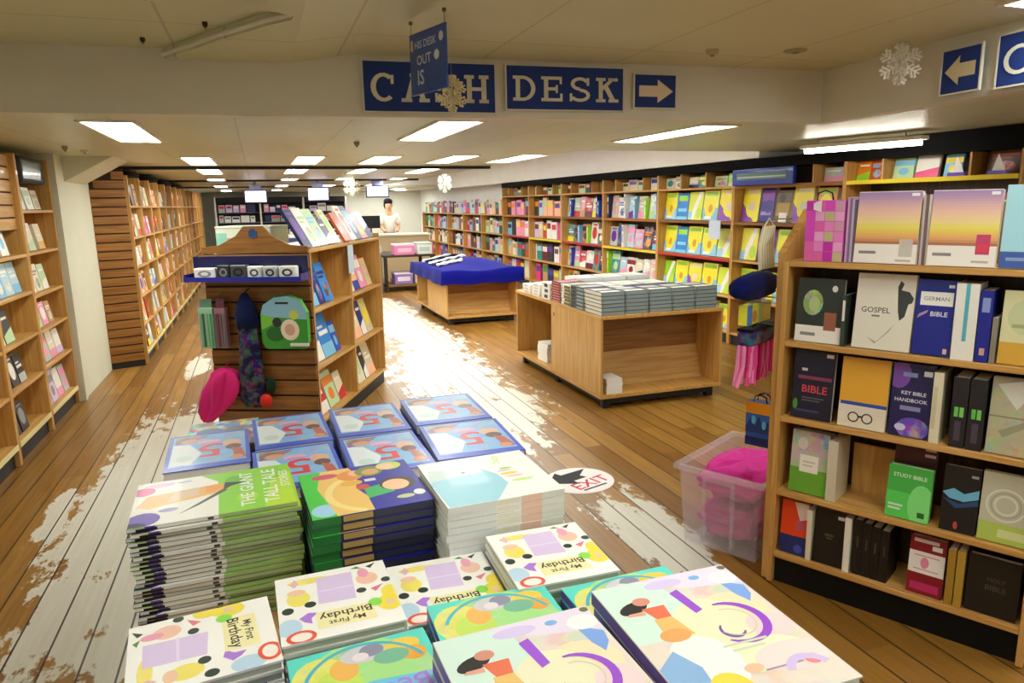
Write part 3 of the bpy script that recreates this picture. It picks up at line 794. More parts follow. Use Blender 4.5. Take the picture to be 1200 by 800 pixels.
m.prism(pk, .001, .024, M=Matrix(((1,0,0,0),(0,0,1,0),(0,1,0,0),(0,0,0,1)))); o = m.build('crest_board', 'darkoak_x', t)
m = MB(); m.prism([(.375+.03*math.cos(u*PI/8), 1.475+.034*math.sin(u*PI/8)) for u in range(16)], -.004, .0, '2c4c78', M=Matrix(((1,0,0,0),(0,0,1,0),(0,1,0,0),(0,0,0,1)))); m.build('round_badge', 'gloss', o)
m = MB(); m.box((.02, .05, 0), (.73, 1.74, .12)); m.build('plinth', 'black_base', t)
m = MB(); m.box((.02, .04, .12), (.045, 1.76, 1.33)); m.build('left_flank_board', 'oak_z', t)
# flank shelves live in the same thing: local x = -E1 direction, local y = E2
dpt = .26
for u in (.0, .845, 1.70):
    m = MB(); m.cbox((.75-dpt, u+.032, .115), (.75, u+.056, 1.36 if u < 1.6 else 1.40), .002); m.build('upright', 'oak_z', t)
for z in (.135,.53,.94,1.36):
    for u0, u1 in ((.057,.876),(.902,1.731)):
        m = MB(); m.cbox((.75-dpt+.002, u0, z-.022), (.75-.003, u1, z), .002); m.build('shelf', 'oak_y', t)
m = MB(); m.box((.75-dpt-.012, .057, .12), (.75-dpt+.001, 1.73, 1.34)); m.build('back_panel', 'oak_z', t)
m = MB(); m.box((.05, .06, 1.32), (.75-dpt-.014, 1.73, 1.34)); m.build('top_board', 'oak_y', t)
GN = 'gondola side'
def gon(shelf, bay, z, items, lean=.30, dd=.075):
    k = 0
    for (a0, a1, h, col, c2_) in items:
        shelf_book('storybook', FS, a0, a1, z, h, col, c2_, dd, lean, '%s storybook on %s shelf of the %s gondola bay, %s from left' % (col, shelf, bay, ORD[k]), th=.022); k += 1
gon('top', 'near', 1.36, [(.06,.20,.30,'navy','purple'),(.205,.375,.31,'white','pale green'),(.38,.55,.30,'pale green','sky blue'),(.555,.68,.21,'navy','white'),(.685,.80,.29,'cream','lime')], .52, .055)
gon('top', 'far', 1.36, [(.91,1.06,.26,'burnt orange','red'),(1.08,1.22,.32,'white','red'),(1.225,1.37,.32,'dark blue','sky blue'),(1.375,1.53,.29,'pink','yellow'),(1.535,1.7,.26,'pale blue','navy')], .52, .055)
gon('second', 'near', .94, [(.10,.30,.31,'blue','sky blue'),(.31,.42,.30,'dark blue','blue'),(.43,.60,.30,'bright blue','navy')])
gon('third', 'near', .53, [(.10,.34,.33,'bright blue','white'),(.35,.58,.33,'bright blue','sky blue'),(.59,.70,.24,'blue','sky blue')])
gon('bottom', 'near', .135, [(.10,.36,.27,'red','white'),(.38,.58,.27,'pale green','orange'),(.60,.75,.22,'cream','red')])
gon('second', 'far', .94, [(.93,1.12,.30,'white','teal'),(1.13,1.28,.27,'peach','blue'),(1.30,1.47,.29,'pink','white'),(1.49,1.64,.25,'peach','pale green')])
gon('third', 'far', .53, [(.93,1.08,.29,'navy','white'),(1.09,1.28,.31,'cream','peach'),(1.29,1.42,.30,'dark blue','white'),(1.43,1.6,.30,'beige','yellow')])
gon('bottom', 'far', .135, [(.93,1.08,.3,'navy','white'),(1.09,1.28,.30,'cream','pale green'),(1.30,1.40,.29,'charcoal','white'),(1.41,1.6,.29,'beige','peach')])
# price card hanging between bays
t = MB(); t.box((.82,-.008,1.12), (.95,-.004,1.34), 'c2dcea', M=Matrix.Translation(FS.o) @ Matrix.Rotation(psiS,4,'Z')); o = t.build('price_card', 'print'); tag(o, 'pale blue card hanging between the gondola side bays', 'card')
# tray of small boxes on the slatted front
t = thing('display_tray', 'dark blue acrylic tray on the gondola front', 'tray', FF.p(-.06, -.002, 1.165), psiF)
m = MB(); m.box((0,-.15,0), (.81,-.002,.012), '141c78'); m.box((0,-.156,0), (.81,-.15,.032), '1a22a0'); m.box((0,-.15,.012),(.008,-.002,.05),'141c78'); m.box((.802,-.15,.012),(.81,-.002,.05),'141c78'); m.build('tray_base', 'gloss', t)
m = MB(); m.box((0,-.012,.0125), (.81,-.003,.16), '10154e'); m.build('tray_back', 'gloss', t)
trayit = [(.05,.20,.075,'white','grey'),(.215,.30,.095,'charcoal','grey'),(.305,.42,.095,'dark grey','black'),(.425,.52,.085,'white','dark grey'),(.535,.63,.085,'pale grey','black'),(.645,.76,.085,'white','charcoal')]
for k, (a0, a1, h, c, c2_) in enumerate(trayit):
    m = MB(); m.cbox((0,0,0), (a1-a0, .06, h), .006, c); m.art((0,0,0),(a1-a0,0,0),(0,0,h),(0,-1,0),[('e',.5,.5,.32,.3,c2_),('e',.5,.5,.18,.16,c)]); o = m.build('eyeglass_box' if k > 2 else 'gift_box', 'print')
    o.location = FF.p(a0-.06, -.11, 1.178); o.rotation_euler = (0,0,psiF); tag(o, '%s little box in the dark blue tray, %s from left' % (c, ORD[k]), 'box')
# white-green printed carton standing behind the crest
t = thing('carton', 'pale printed carton standing behind the gondola crest', 'box', FF.p(.06, .1, 1.341), psiF)
m = MB(); m.cbox((0,0,0), (.40,.3,.17), .004, 'e4ecd8'); m.art((0,0,0),(.40,0,0),(0,0,.17),(0,-1,0),[('r',0,0,.2,.8,'9ad8c4'),('r',.2,.3,.9,.6,'d8a080/.6'),('r',.2,.05,.8,.3,'4cc08c')]); m.build('carton_body', 'print', t)
m = MB(); m.box((-.004,-.004,.17), (.404,.304,.182), 'f0f4e4'); m.build('carton_lid', 'print', t)
# goods on hooks
def hook(parent, x, z, L=.12):
    m = MB(); m.tube([(x, 0, z), (x, -L, z+.004), (x, -L, z+.016)], .0025, 6, '9a9a9a'); m.build('hook', 'metal', parent)
def fabric_blob(m, path, radii, col, seg=14, ruf=.12, seed=1, flat=.6, M=None):
    r = random.Random(seed); pts = []; n = len(path); fs = []
    ph = [r.uniform(0,6.28) for _ in range(4)]
    for i, p in enumerate(path):
        for k in range(seg):
            a = 2*PI*k/seg
            q = radii[i]*(1 + ruf*math.sin(5*a+ph[0]+i*.5) + ruf*.6*math.sin(3*a+ph[1]-i*.9) + r.uniform(-ruf,ruf)*.3)
            pts.append((p[0]+q*math.cos(a), p[1]+q*flat*math.sin(a), p[2]))
    for i in range(n-1):
        for k in range(seg): fs.append((i*seg+k, i*seg+(k+1)%seg, (i+1)*seg+(k+1)%seg, (i+1)*seg+k))
    fs += [tuple(range(seg-1,-1,-1)), tuple(range((n-1)*seg, n*seg))]
    m.add(pts, fs, col, M=M)
# two clear packs of pencils/bookmarks at the left
for k, (a0, a1, cA, lb) in enumerate(((-.03, .075, 'a8dcb8', 'pale green pack of slim tubes hanging at gondola left edge'), (.085, .165, 'a87c8c', 'mauve pack of slim tubes hanging beside the pale green pack'))):
    t = thing('hanging_pack', lb, 'pack', FF.p(a0, -.03, .70), psiF)
    m = MB(); w = a1-a0
    m.cbox((0,-.05,0),(w,.0,.28),.004,cA); m.build('pack_body','gloss',t)
    m = MB(); nst = 4
    for j in range(nst): m.tube([(w*(j+.5)/nst,-.056,.01),(w*(j+.5)/nst,-.056,.24)], w*.07, 6, ('dff0e0','4aa060','c8e8d0','5ab878')[j] if k == 0 else ('c4a0ac','8a5c78','b0a09c','7c8490')[j]); m.build('slim_tubes','gloss',t)
    m = MB(); m.box((.01,-.03,.28),(w-.01,-.026,.34),'7ab0a0' if k == 0 else '7a4462'); m.build('header_card','print',t)
    hook(t, w/2, .325, .05)
t = thing('sling_bag', 'long dark patterned sling bag with blue top hanging on gondola', 'bag', FF.p(.315, -.07, .28), psiF)
m = MB(); fabric_blob(m, [(0,0,.0),(0,0,.05),(0,0,.2),(0.005,0,.4),(0,0,.56)], [.05,.085,.08,.075,.07], '241c40/.84', seed=3); m.build('patterned_body','cloth',t,True)
m = MB(); fabric_blob(m, [(0,0,.561),(-.005,0,.66),(0,0,.72),(0,0,.8)], [.08,.078,.06,.02], '16224e', seed=4); m.build('blue_hood','cloth',t,True)
m = MB(); m.tube([(0,0,.8),(.0,.03,.815),(.0,.068,.82)], .004, 6, '1a1c2c'); m.build('strap','cloth',t)
m = MB(); m.ell3((.095,-.02,.05),(.045,.03,.05),'d8382c'); m.build('red_pompom','cloth',t,True)
m = MB(); m.ell3((.13,.0,.15),(.035,.03,.06),'1c3424'); m.build('dark_green_tassel','cloth',t,True)
t = thing('gauze_bag', 'crumpled hot pink gauze bag hanging low at gondola left', 'bag', FF.p(.07, -.09, .2), psiF)
m = MB(); fabric_blob(m, [(-.10,0,-.03),(-.085,0,.0),(-.05,0,.05),(-.01,0,.12),(.02,0,.20),(.045,0,.27),(.06,0,.33),(.06,0,.36)], [.03,.055,.075,.095,.105,.10,.08,.03], 'dc2c7c', seed=8, ruf=.3, seg=44); m.build('gauze_body','cloth',t,True)
m = MB(); m.tube([(.06,0,.36),(.06,.06,.385),(.06,.088,.39)], .004, 6, 'b01c5c'); m.build('drawstring','cloth',t)
t = thing('child_backpack', 'green and blue picture satchel with carry slot hanging on gondola', 'bag', FF.p(.425, -.05, .70), psiF)
m = MB(); sh = [(.03,0),(.30,0),(.325,.05),(.325,.25),(.28,.335),(.20,.365),(.10,.355),(.02,.30),(0,.12),(0,.04)]
m.prism(sh, -.05, -.004, '3c9a34', M=Matrix(((1,0,0,0),(0,0,1,0),(0,1,0,0),(0,0,0,1))))
m.art((0,-.05,0),(.325,0,0),(0,0,.365),(0,-1,0),[('p',[(0,.62),(1,.55),(1,.7),(.86,.92),(.62,.99),(.32,.96),(.07,.82)],'8cc0dc'),('p',[(.0,.35),(.45,.55),(.0,.66)],'7cc84c'),('r',.34,.84,.62,.88,'1c2024'),('e',.3,.28,.2,.14,'246a2c'),('e',.62,.36,.2,.2,'f2e0d0'),('e',.62,.36,.11,.11,'d8a890'),('e',.35,.5,.1,.09,'2c3430'),('e',.72,.64,.1,.09,'c8d458')])
m.build('satchel_body','print',t)
m = MB(); m.box((.2,-.062,.02),(.33,-.052,.04),'e8e4dc',M=Matrix.Rotation(.0,4,'Y')); m.build('white_strap','cloth',t)
hook(t, .16, .375, .05)

# ================================================================== ISLAND TABLES
def island(name, label, x0, x1, y0, y1, top, z0=.09, split=.5, lock=True):
    t = thing(name, label, 'display table', (x0, y0, 0)); w, l = x1-x0, y1-y0; th = .03
    m = MB(); m.cbox((0,0,top-th),(w,l,top),.003); m.build('table_top','oak_y',t)
    m = MB(); m.cbox((.004,.004,z0),(w-.004,l-.004,z0+.03),.002); m.build('bottom_board','oak_y',t)
    a = z0+.0305; b = top-th-.0005
    m = MB(); m.cbox((.004,.004,a),(.026,l*split,b),.002); m.build('door_panel','oak_z',t)        # closed half of the left flank
    if lock:
        d = bpy.data.objects[t.children[-1].name] if t.children else None
        m = MB(); m.tube([(.004,l*split-.06,b-.08),(-.006,l*split-.06,b-.08)],.018,14,'c8c8c8'); m.build('lock','metal',m and None or t)
    m = MB(); m.cbox((.004,l-.028,a),(w-.004,l-.006,b),.002); m.build('end_panel','oak_z',t)
    m = MB(); m.cbox((.03,l*split-.03,a),(w-.03,l*split-.008,b),.002); m.build('divider','darkoak_z',t)
    m = MB(); m.cbox((w-.026,.004,a),(w-.004,l-.03,b),.002); m.build('side_panel','oak_z',t)
    m = MB(); m.box((.03,.34,a),(w-.03,.355,b)); m.build('back_panel','darkoak_x',t)
    m = MB(); m.prism([(.25,a),(.34,a),(.34,a+.28)], .03, w-.03, M=Matrix(((0,0,1,0),(1,0,0,0),(0,1,0,0),(0,0,0,1)))); m.build('sloped_board','oak_x',t)
    m = MB(); m.box((.42*w,l*split,a),(.44*w,l-.03,b)); m.build('inner_back','darkoak_y',t)
    for fx, fy in ((.05,.05),(w-.11,.05),(.05,l-.11),(w-.11,l-.11),(.05,l/2)):
        m = MB(); m.box((fx,fy,0),(fx+.06,fy+.06,z0)); m.build('foot','black_base',t)
    m = MB(); m.box((.06,.06,.03),(w-.06,l-.06,z0-.001)); m.build('base_frame','black_base',t)
    return t
island('island_table', 'oak island table with open end bay stacked with grey books', 2.46, 3.6, 4.92, 6.88, .762, split=.52)
island('island_table', 'oak island table covered by a royal blue cloth', 2.34, 3.38, 9.36, 11.3, .64, split=.6, lock=False)
# blue cloth over the second table
m = MB(); n, q = 26, 26; X0, X1, Y0, Y1 = 2.27, 3.45, 9.28, 11.37
def zc(u, v): return .75 + .10*math.sin(PI*min(max(u,0),1))*math.sin(PI*min(max(v,0),1)) + .012*math.sin(9*u+4*v) + .01*math.sin(13*v-5*u)
pts = []; fs = []
for i in range(n+1):
    for j in range(q+1):
        u = i/n; v = j/q; pts.append((X0+(X1-X0)*u, Y0+(Y1-Y0)*v, zc(u,v)))
for i in range(n):
    for j in range(q): fs.append((i*(q+1)+j,(i+1)*(q+1)+j,(i+1)*(q+1)+j+1,i*(q+1)+j+1))
ring = [(i,0) for i in range(n)] + [(n,j) for j in range(q)] + [(i,q) for i in range(n,0,-1)] + [(0,j) for j in range(q,0,-1)]
nb = len(pts); R = len(ring)
for lv, (dz, o) in enumerate(((.09,.006),(.18,.012))):
    for k, (i,j) in enumerate(ring):
        u = i/n; v = j/q; wv = .008*math.sin(k*.9+lv)
        pts.append((X0+(X1-X0)*u + (o+wv)*(1 if i==n else -1 if i==0 else 0), Y0+(Y1-Y0)*v + (o+wv)*(1 if j==q else -1 if j==0 else 0), .75-dz+.008*math.sin(k*.55)))
base = [i*(q+1)+j for i,j in ring]
for k in range(R):
    k2 = (k+1)%R
    fs.append((base[k2],base[k],nb+k,nb+k2)); fs.append((nb+k2,nb+k,nb+R+k,nb+R+k2))
m.add(pts, fs, '0b0d78'); o = m.build('table_cloth','cloth',None,True); tag(o, 'royal blue cloth draped over the second island table', 'tablecloth')
for k in range(5):
    m = MB(); c = ('e8e0e0','1a1a3a','e4eaf0','14141c','dce4ea')[k]
    v0 = .20 + .115*k; u0 = .05; u1 = (.40,.44,.56,.52,.5)[k]; pts = []; fs = []; nn = 14
    for i in range(nn+1):
        u = u0 + (u1-u0)*i/nn; vv = v0 + .10*i/nn + .012*math.sin(i*.9+k)
        for q_, (dv, dz) in enumerate(((0,.016),(.066,.016),(.066,.04),(0,.04))):
            pts.append((X0+(X1-X0)*u, Y0+(Y1-Y0)*(vv+dv), zc(u, vv+dv*.5)+dz+.006*math.sin(i*1.3+k+q_)))
    for i in range(nn):
        for q_ in range(4): fs.append((i*4+q_, (i+1)*4+q_, (i+1)*4+(q_+1)%4, i*4+(q_+1)%4))
    fs += [(3,2,1,0), (nn*4, nn*4+1, nn*4+2, nn*4+3)]
    m.add(pts, fs, c); o = m.build('folded_shirt','cloth'); tag(o, '%s folded strip lying on the blue cloth, %s from the near corner' % (('white','dark blue','pale blue','black','pale grey')[k], ORD[k]), 'folded cloth', 'folded cloths on the blue table')

# ---- books on the centre island
def pile(name, ms, cx, cy, z0, t, n, yaw, lab_top, lab, group, jit=.004, seed=0, rj=.6, pages=True, dz=.0009, twist=0):
    r = random.Random(seed); first = None; top = None
    for i in range(n):
        j = n-1-i
        lb = lab_top if j == 0 else lab.replace('#', ORD[j] if j < len(ORD) else 'lower')
        loc = (cx + r.uniform(-jit,jit), cy + r.uniform(-jit,jit), z0 + .0006 + i*(t+dz)); rot = (0,0,yaw + rad(r.uniform(-rj,rj)) + twist*j)
        if first is None: first = new_book(name, ms, lb, group, pages=pages); o = first; o.location = loc; o.rotation_euler = rot
        else: o = dup(first, lb, loc, rot)
    return o
TZ = .762
g1 = book_meshes('isl_grey', .205, .30, .03, 'dark grey', [('r',.1,.55,.9,.9,'pale grey/.3'),('r',.1,.1,.9,.3,'white')], spine='7c8c8e', spine_side='y-', spine_art=[('r',.05,.1,.95,.9,'8a9a9c')])
for i in range(5):
    pile('hardback_book', g1, 2.575+i*.214, 5.085, TZ, .03, 6, 0, 'top grey book of the %s grey stack along the island front' % ORD[i], '# grey book down in the %s grey stack along the island front' % ORD[i], 'grey stacks on the island front', seed=20+i, jit=.003)
m_white = book_meshes('isl_white', .24, .2, .028, 'white', [('r',.1,.3,.9,.7,'pale grey')], spine='ece8e4', spine_side='x-', spine_art=[('r',.2,.2,.7,.8,'c8c8cc')])
m_whiteb = book_meshes('isl_whiteb', .24, .2, .05, 'white', [('r',.1,.3,.9,.7,'pale grey')], spine='eceae8', spine_side='x-', spine_art=[('r',.35,.2,.75,.8,'181c24')])
m_red = book_meshes('isl_red', .24, .2, .022, 'maroon', [('r',.1,.3,.9,.7,'pink')], spine='7c2c4c', spine_side='x-', spine_art=[('r',.1,.15,.9,.6,'e89080')])
m_green = book_meshes('isl_green', .24, .17, .028, 'ivory', [('r',.1,.3,.9,.7,'olive')], spine='6c6c34', spine_side='x-', spine_art=[('r',0,.1,.3,.9,'f0f0e8')])
m_dark = book_meshes('isl_dark', .24, .26, .03, 'charcoal', [('r',.1,.3,.9,.7,'pale grey')], spine='5c7478', spine_side='x-', spine_art=[('r',.05,.2,.4,.8,'22282c'),('r',.5,.3,.95,.6,'a8c0c4')])
def col_pile(ms, t, n, y, what, x=2.595):
    pile('hardback_book', ms, x, y, TZ, t, n, 0, 'top book of the %s on the island left edge' % what, '# book down in the %s, island left edge' % what, 'stacks along the island left edge', seed=int(y*50), jit=.004)
col_pile(m_dark, .03, 6, 5.39, 'dark teal stack'); col_pile(m_green, .028, 6, 5.63, 'olive and white stack'); col_pile(m_red, .022, 8, 5.85, 'red striped stack')
col_pile(m_whiteb, .05, 3, 6.09, 'white stack with black lettering'); col_pile(m_white, .028, 4, 6.33, 'pale stack beyond black lettering'); col_pile(m_white, .028, 3, 6.6, 'farthest white stack')
m_in = book_meshes('isl_in', .24, .3, .036, 'pale grey', [('r',.05,.1,.95,.9,'white'),('r',.1,.2,.5,.5,'pale green')], spine='d8d8dc', spine_side='y-')
m_in2 = book_meshes('isl_in2', .24, .3, .036, 'navy', [('r',.05,.1,.95,.6,'green'),('r',.1,.2,.5,.5,'white')], spine='navy', spine_side='y-')
for i in range(3):
    for j in range(3):
        mm = m_in if (j > 0 or i == 0) else m_in2
        pile('hardback_book', mm, 2.87+i*.26, 5.45+j*.34, TZ, .036, 4+(1 if j > 1 else 0), 0, 'top book of the island inner stack, %s row, %s from left' % (ORD[j], ORD[i]), '# book down in the inner island stack, %s row, %s from left' % (ORD[j], ORD[i]), 'inner stacks on the island', seed=60+i*3+j, jit=.004)
m_low = book_meshes('isl_low', .16, .22, .035, 'white', None, spine='f0f0ec', spine_side='x-')
pile('paperback', m_low, 2.60, 6.3, .1215, .035, 5, .05, 'top white book inside the island left bay', '# white book down in the stack inside the island left bay', 'white books in the island left bay', seed=3)
m_low2 = book_meshes('isl_low2', .14, .2, .03, 'white', None, spine='f0f0ec', spine_side='y-')
pile('paperback', m_low2, 2.60, 5.045, .1215, .03, 4, .0, 'top white book in the open end bay of the island', '# white book down in the island open end bay', 'white books in the island end bay', seed=4)

# ---- a further table with goods, and the far counter
t = thing('display_table', 'low dark display table with pink goods behind blue cloth table', 'display table', (2.2, 13.55, 0))
m = MB(); m.cbox((0,0,.66),(1.0,1.3,.7),.004,'3c2a1c'); m.build('table_top','matte',t)
m = MB(); m.cbox((0,0,.1),(1.0,1.3,.14),.004,'8a6438'); m.build('lower_shelf','matte',t)
for fx, fy in ((0,0),(.94,0),(0,1.24),(.94,1.24)):
    m = MB(); m.box((fx,fy,0),(fx+.06,fy+.06,.66),'2c2420'); m.build('leg','matte',t)
def crate(name, label, lo, hi, c, c2_, cat='box'):
    t = thing(name, label, cat, lo); w, d, h = (hi[i]-lo[i] for i in range(3))
    m = MB(); m.cbox((0,0,0),(w,d,h*.86),.005,c); m.art((0,0,0),(w,0,0),(0,0,h*.86),(0,-1,0),[('r',.15,.3,.85,.75,c2_)]); m.build('box_body','matte',t)
    m = MB(); m.box((-.004,-.004,h*.86),(w+.004,d+.004,h),c2_); m.build('box_lid','matte',t)
crate('carton', 'pink carton on the low dark table', (2.42,13.58,.7005),(2.8,14.0,.9), 'ea8ac0', 'f2c8dc')
crate('carton', 'pale carton beside pink carton on low dark table', (2.86,13.6,.7005),(3.15,14.0,.92), 'dfe6e0', 'b8ccc4')
crate('carton', 'lilac carton on the lower shelf of the dark table', (2.4,13.6,.1405),(2.75,14.0,.36), '9a7cc8', 'e8e0f0')
crate('carton', 'white carton on the lower shelf of the dark table', (2.8,13.6,.1405),(3.05,14.0,.4), 'ecece8', 'c0c8d0')
crate('storage_bin', 'tall grey bin at the left end of dark table', (1.83,13.5,0.0005),(2.15,13.9,.88), '7c746c', 'b4c4d0', 'bin')
t = thing('counter', 'pale far counter running behind the distant low tables', 'counter', (1.6, 16.2, 0))
m = MB(); m.cbox((0,0,0),(2.1,.6,.95),.01,'c8b48c'); m.build('counter_body','matte',t)
m = MB(); m.cbox((-.03,-.03,.951),(2.13,.63,.99),.005,'e0d8c0'); m.build('counter_top','matte',t)
crate('carton', 'blue box on the far counter', (1.75,16.25,.9905),(2.15,16.6,1.2), '2454b8', '1a3c8c')
t = thing('monitor', 'dark monitor on the far counter beside the person', 'monitor', (2.2, 16.4, .991))
m = MB(); m.cbox((0,0,.14),(.42,.04,.42),.006,'14161c'); m.build('screen_case','gloss',t)
m = MB(); m.tube([(.21,.02,.0),(.21,.02,.14)],.02,8,'202228'); m.box((.1,-.06,0),(.32,.1,.012),'202228'); m.build('stand','gloss',t)
# person behind the counter
def person(x, y):
    t = thing('person', 'person with dark hair and pale shirt standing at far counter', 'person', (x, y, 0))
    def skin(name, joints, edges, col, parent):
        me = bpy.data.meshes.new(name); me.from_pydata([j[0] for j in joints], edges, []); o = bpy.data.objects.new(name, me); COL.objects.link(o); o.parent = parent
        mo = o.modifiers.new('skin','SKIN'); mo.use_smooth_shade = True
        for i, j in enumerate(joints): me.skin_vertices[0].data[i].radius = (j[1], j[1]*(j[2] if len(j) > 2 else 1))
        me.skin_vertices[0].data[0].use_root = True
        o.modifiers.new('sub','SUBSURF').levels = 2; o.modifiers['sub'].render_levels = 2
        dg = bpy.context.evaluated_depsgraph_get(); dg.update()
        m2 = bpy.data.meshes.new_from_object(o.evaluated_get(dg)); o.modifiers.clear(); o.data = m2
        at = m2.color_attributes.new('Col','FLOAT_COLOR','CORNER'); c = lin(col)
        for d in at.data: d.color = c
        m2.materials.clear(); m2.materials.append(MATS['cloth' if name != 'person_body' else 'matte'])
        for p in m2.polygons: p.use_smooth = True
        return o
    J = [((0,0,.95),.13,.75),((0,0,1.15),.115,.75),((0,0,1.36),.13,.7),((0,.0,1.47),.055),((0,-.01,1.55),.075),((0,-.01,1.64),.088),((0,-.005,1.70),.07),
         ((.17,0,1.40),.05),((.22,-.02,1.13),.042),((.16,-.2,1.04),.033),((.12,-.3,1.03),.03),((-.17,0,1.40),.05),((-.22,-.02,1.13),.042),((-.16,-.2,1.04),.033),((-.12,-.3,1.03),.03),
         ((.09,0,.88),.085),((.1,-.01,.5),.06),((.1,.01,.08),.04),((.1,-.14,.035),.03),((-.09,0,.88),.085),((-.1,-.01,.5),.06),((-.1,.01,.08),.04),((-.1,-.14,.035),.03)]
    Eg = [(0,1),(1,2),(2,3),(3,4),(4,5),(5,6),(2,7),(7,8),(8,9),(9,10),(2,11),(11,12),(12,13),(13,14),(0,15),(15,16),(16,17),(17,18),(0,19),(19,20),(20,21),(21,22)]
    skin('person_body', J, Eg, 'd8a07c', t)
    S = [((0,0,.9),.165,.8),((0,0,1.15),.14,.8),((0,0,1.36),.15,.75),((.18,0,1.39),.085),((.225,-.01,1.17),.08),((-.18,0,1.39),.085),((-.225,-.01,1.17),.08)]
    skin('shirt', S, [(0,1),(1,2),(2,3),(3,4),(2,5),(5,6)], 'e4e0da', t)
    T = [((0,0,.9),.16,.8),((.1,0,.82),.105),((.1,0,.45),.078),((.1,.01,.1),.06),((-.1,0,.82),.105),((-.1,0,.45),.078),((-.1,.01,.1),.06)]
    skin('trousers', T, [(0,1),(1,2),(2,3),(0,4),(4,5),(5,6)], '2a2e3c', t)
    m = MB(); m.ell3((0,.02,1.725),(.112,.115,.085),'1c1820'); m.ell3((0,.065,1.65),(.108,.07,.13),'1c1820'); m.build('hair','cloth',t,True)
    m = MB()
    for sx in (-1,1): m.ell3((sx*.034,-.096,1.64),(.012,.006,.007),'181818',seg=8,rings=5)
    m.ell3((0,-.105,1.61),(.012,.014,.02),'d09870',seg=8,rings=5); m.ell3((0,-.09,1.572),(.024,.006,.006),'a04c48',seg=8,rings=5); m.build('face_features','matte',t,True)
person(2.98, 17.3)

# far end shelving with a dark header, low counters
t = thing('far_display', 'long dark-topped display across the far end of the hall', 'display', (-1.2, 23.4, 0))
m = MB(); m.box((0,.3,0),(3.9,.34,1.95),'1c1c24'); m.build('back_board','matte',t)
m = MB(); m.box((0,0,1.78),(3.9,.3,1.95),'16161e'); m.build('header','matte',t)
for z in (.4,.8,1.2,1.5):
    m = MB(); m.box((0,0,z-.02),(3.9,.3,z),'5c5c64'); m.build('shelf','matte',t)
for x in (0, 1.28, 2.56, 3.86):
    m = MB(); m.box((x,-.01,0),(x+.05,.3,1.95),'d8d8d8'); m.build('post','matte',t)
ff = Frame(-1.2, 23.4, 0); r = random.Random(5)
for z in (.4,.8,1.2,1.5):
    x = .1
    while x < 3.55:
        w = r.uniform(.12,.25)
        if all(abs(x+w/2 - (p+.025)) > w/2+.04 for p in (1.28,2.56)): stuff_book(ff, x, x+w, z, r.uniform(.15,.25), r.choice(['white','white','pale grey','grey','navy','lilac','pink']), r.choice(['grey','navy','red','white']), .2)
        x += w+.03
t = thing('display_table', 'white-topped far table with blue trim on the left', 'display table', (-.75, 18.2, 0))
m = MB(); m.box((0,0,.9),(1.8,.8,.96),'e8ece8'); m.build('table_top','matte',t)
m = MB(); m.box((.02,.02,.0),(1.78,.78,.9),'3c4c8c'); m.build('table_body','matte',t)

# ================================================================== RIGHT WALL BAYS
RX = 5.0
RZ = [.14,.55,.97,1.39,1.78]
edges = [3.55,5.15,6.75,8.35,9.95,11.55,13.15,14.75,16.35,17.95,19.55,21.15,22.75]
bl = ['tall oak wall bay under the hanging tube lamp', 'tall oak wall bay with the blue header box', 'tall oak wall bay filled with yellow activity books'] + ['%s tall wall bay left of the yellow book bay' % ORD[i] for i in range(9)]
strips = {2: {2: 'c03028', 3: '8a5a2c'}, 3: {2: 'd8c830', 3: 'a86830'}, 4: {2: 'b02c3c', 3: '8a5a2c'}, 5: {2: 'd8c830', 3: 'b07030'}, 6: {2: 'b03040', 3: 'b07030'}, 0: {4: 'e8d02c'}, 1: {4: '9a6a34', 3: '8a5a2c'}}
rf = []
for i in range(12):
    y0, y1 = edges[i], edges[i+1]; w = y1-y0-.003
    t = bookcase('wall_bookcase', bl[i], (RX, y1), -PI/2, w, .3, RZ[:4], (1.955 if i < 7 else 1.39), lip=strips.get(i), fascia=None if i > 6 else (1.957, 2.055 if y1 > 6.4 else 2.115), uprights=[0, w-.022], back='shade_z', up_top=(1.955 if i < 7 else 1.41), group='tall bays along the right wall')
    rf.append(Frame(RX, y1, -PI/2))
    if i > 6: continue
    # upper cubby row
    m = MB(); m.cbox((.024,.004,1.758),(w-.024,.286,1.78),.002); sh_ = m.build('shelf','oak_x',t)
    if i in strips and 4 in strips[i]:
        m = MB(); m.box((.024,-.004,1.75),(w-.024,.003,1.784),strips[i][4]); m.build('shelf_edge_strip','matte',sh_)
    for d in ((w/3, 2*w/3) if i in (2,) else (w*.25, w*.75)):
        m = MB(); m.cbox((d-.01,.004,1.781),(d+.01,.286,1.954),.002); m.build('cubby_divider','oak_z',t)
YB = [('yellow','sky blue'),('bright blue','sky blue'),('yellow','white'),('yellow','pale grey'),('lime','sky blue')]
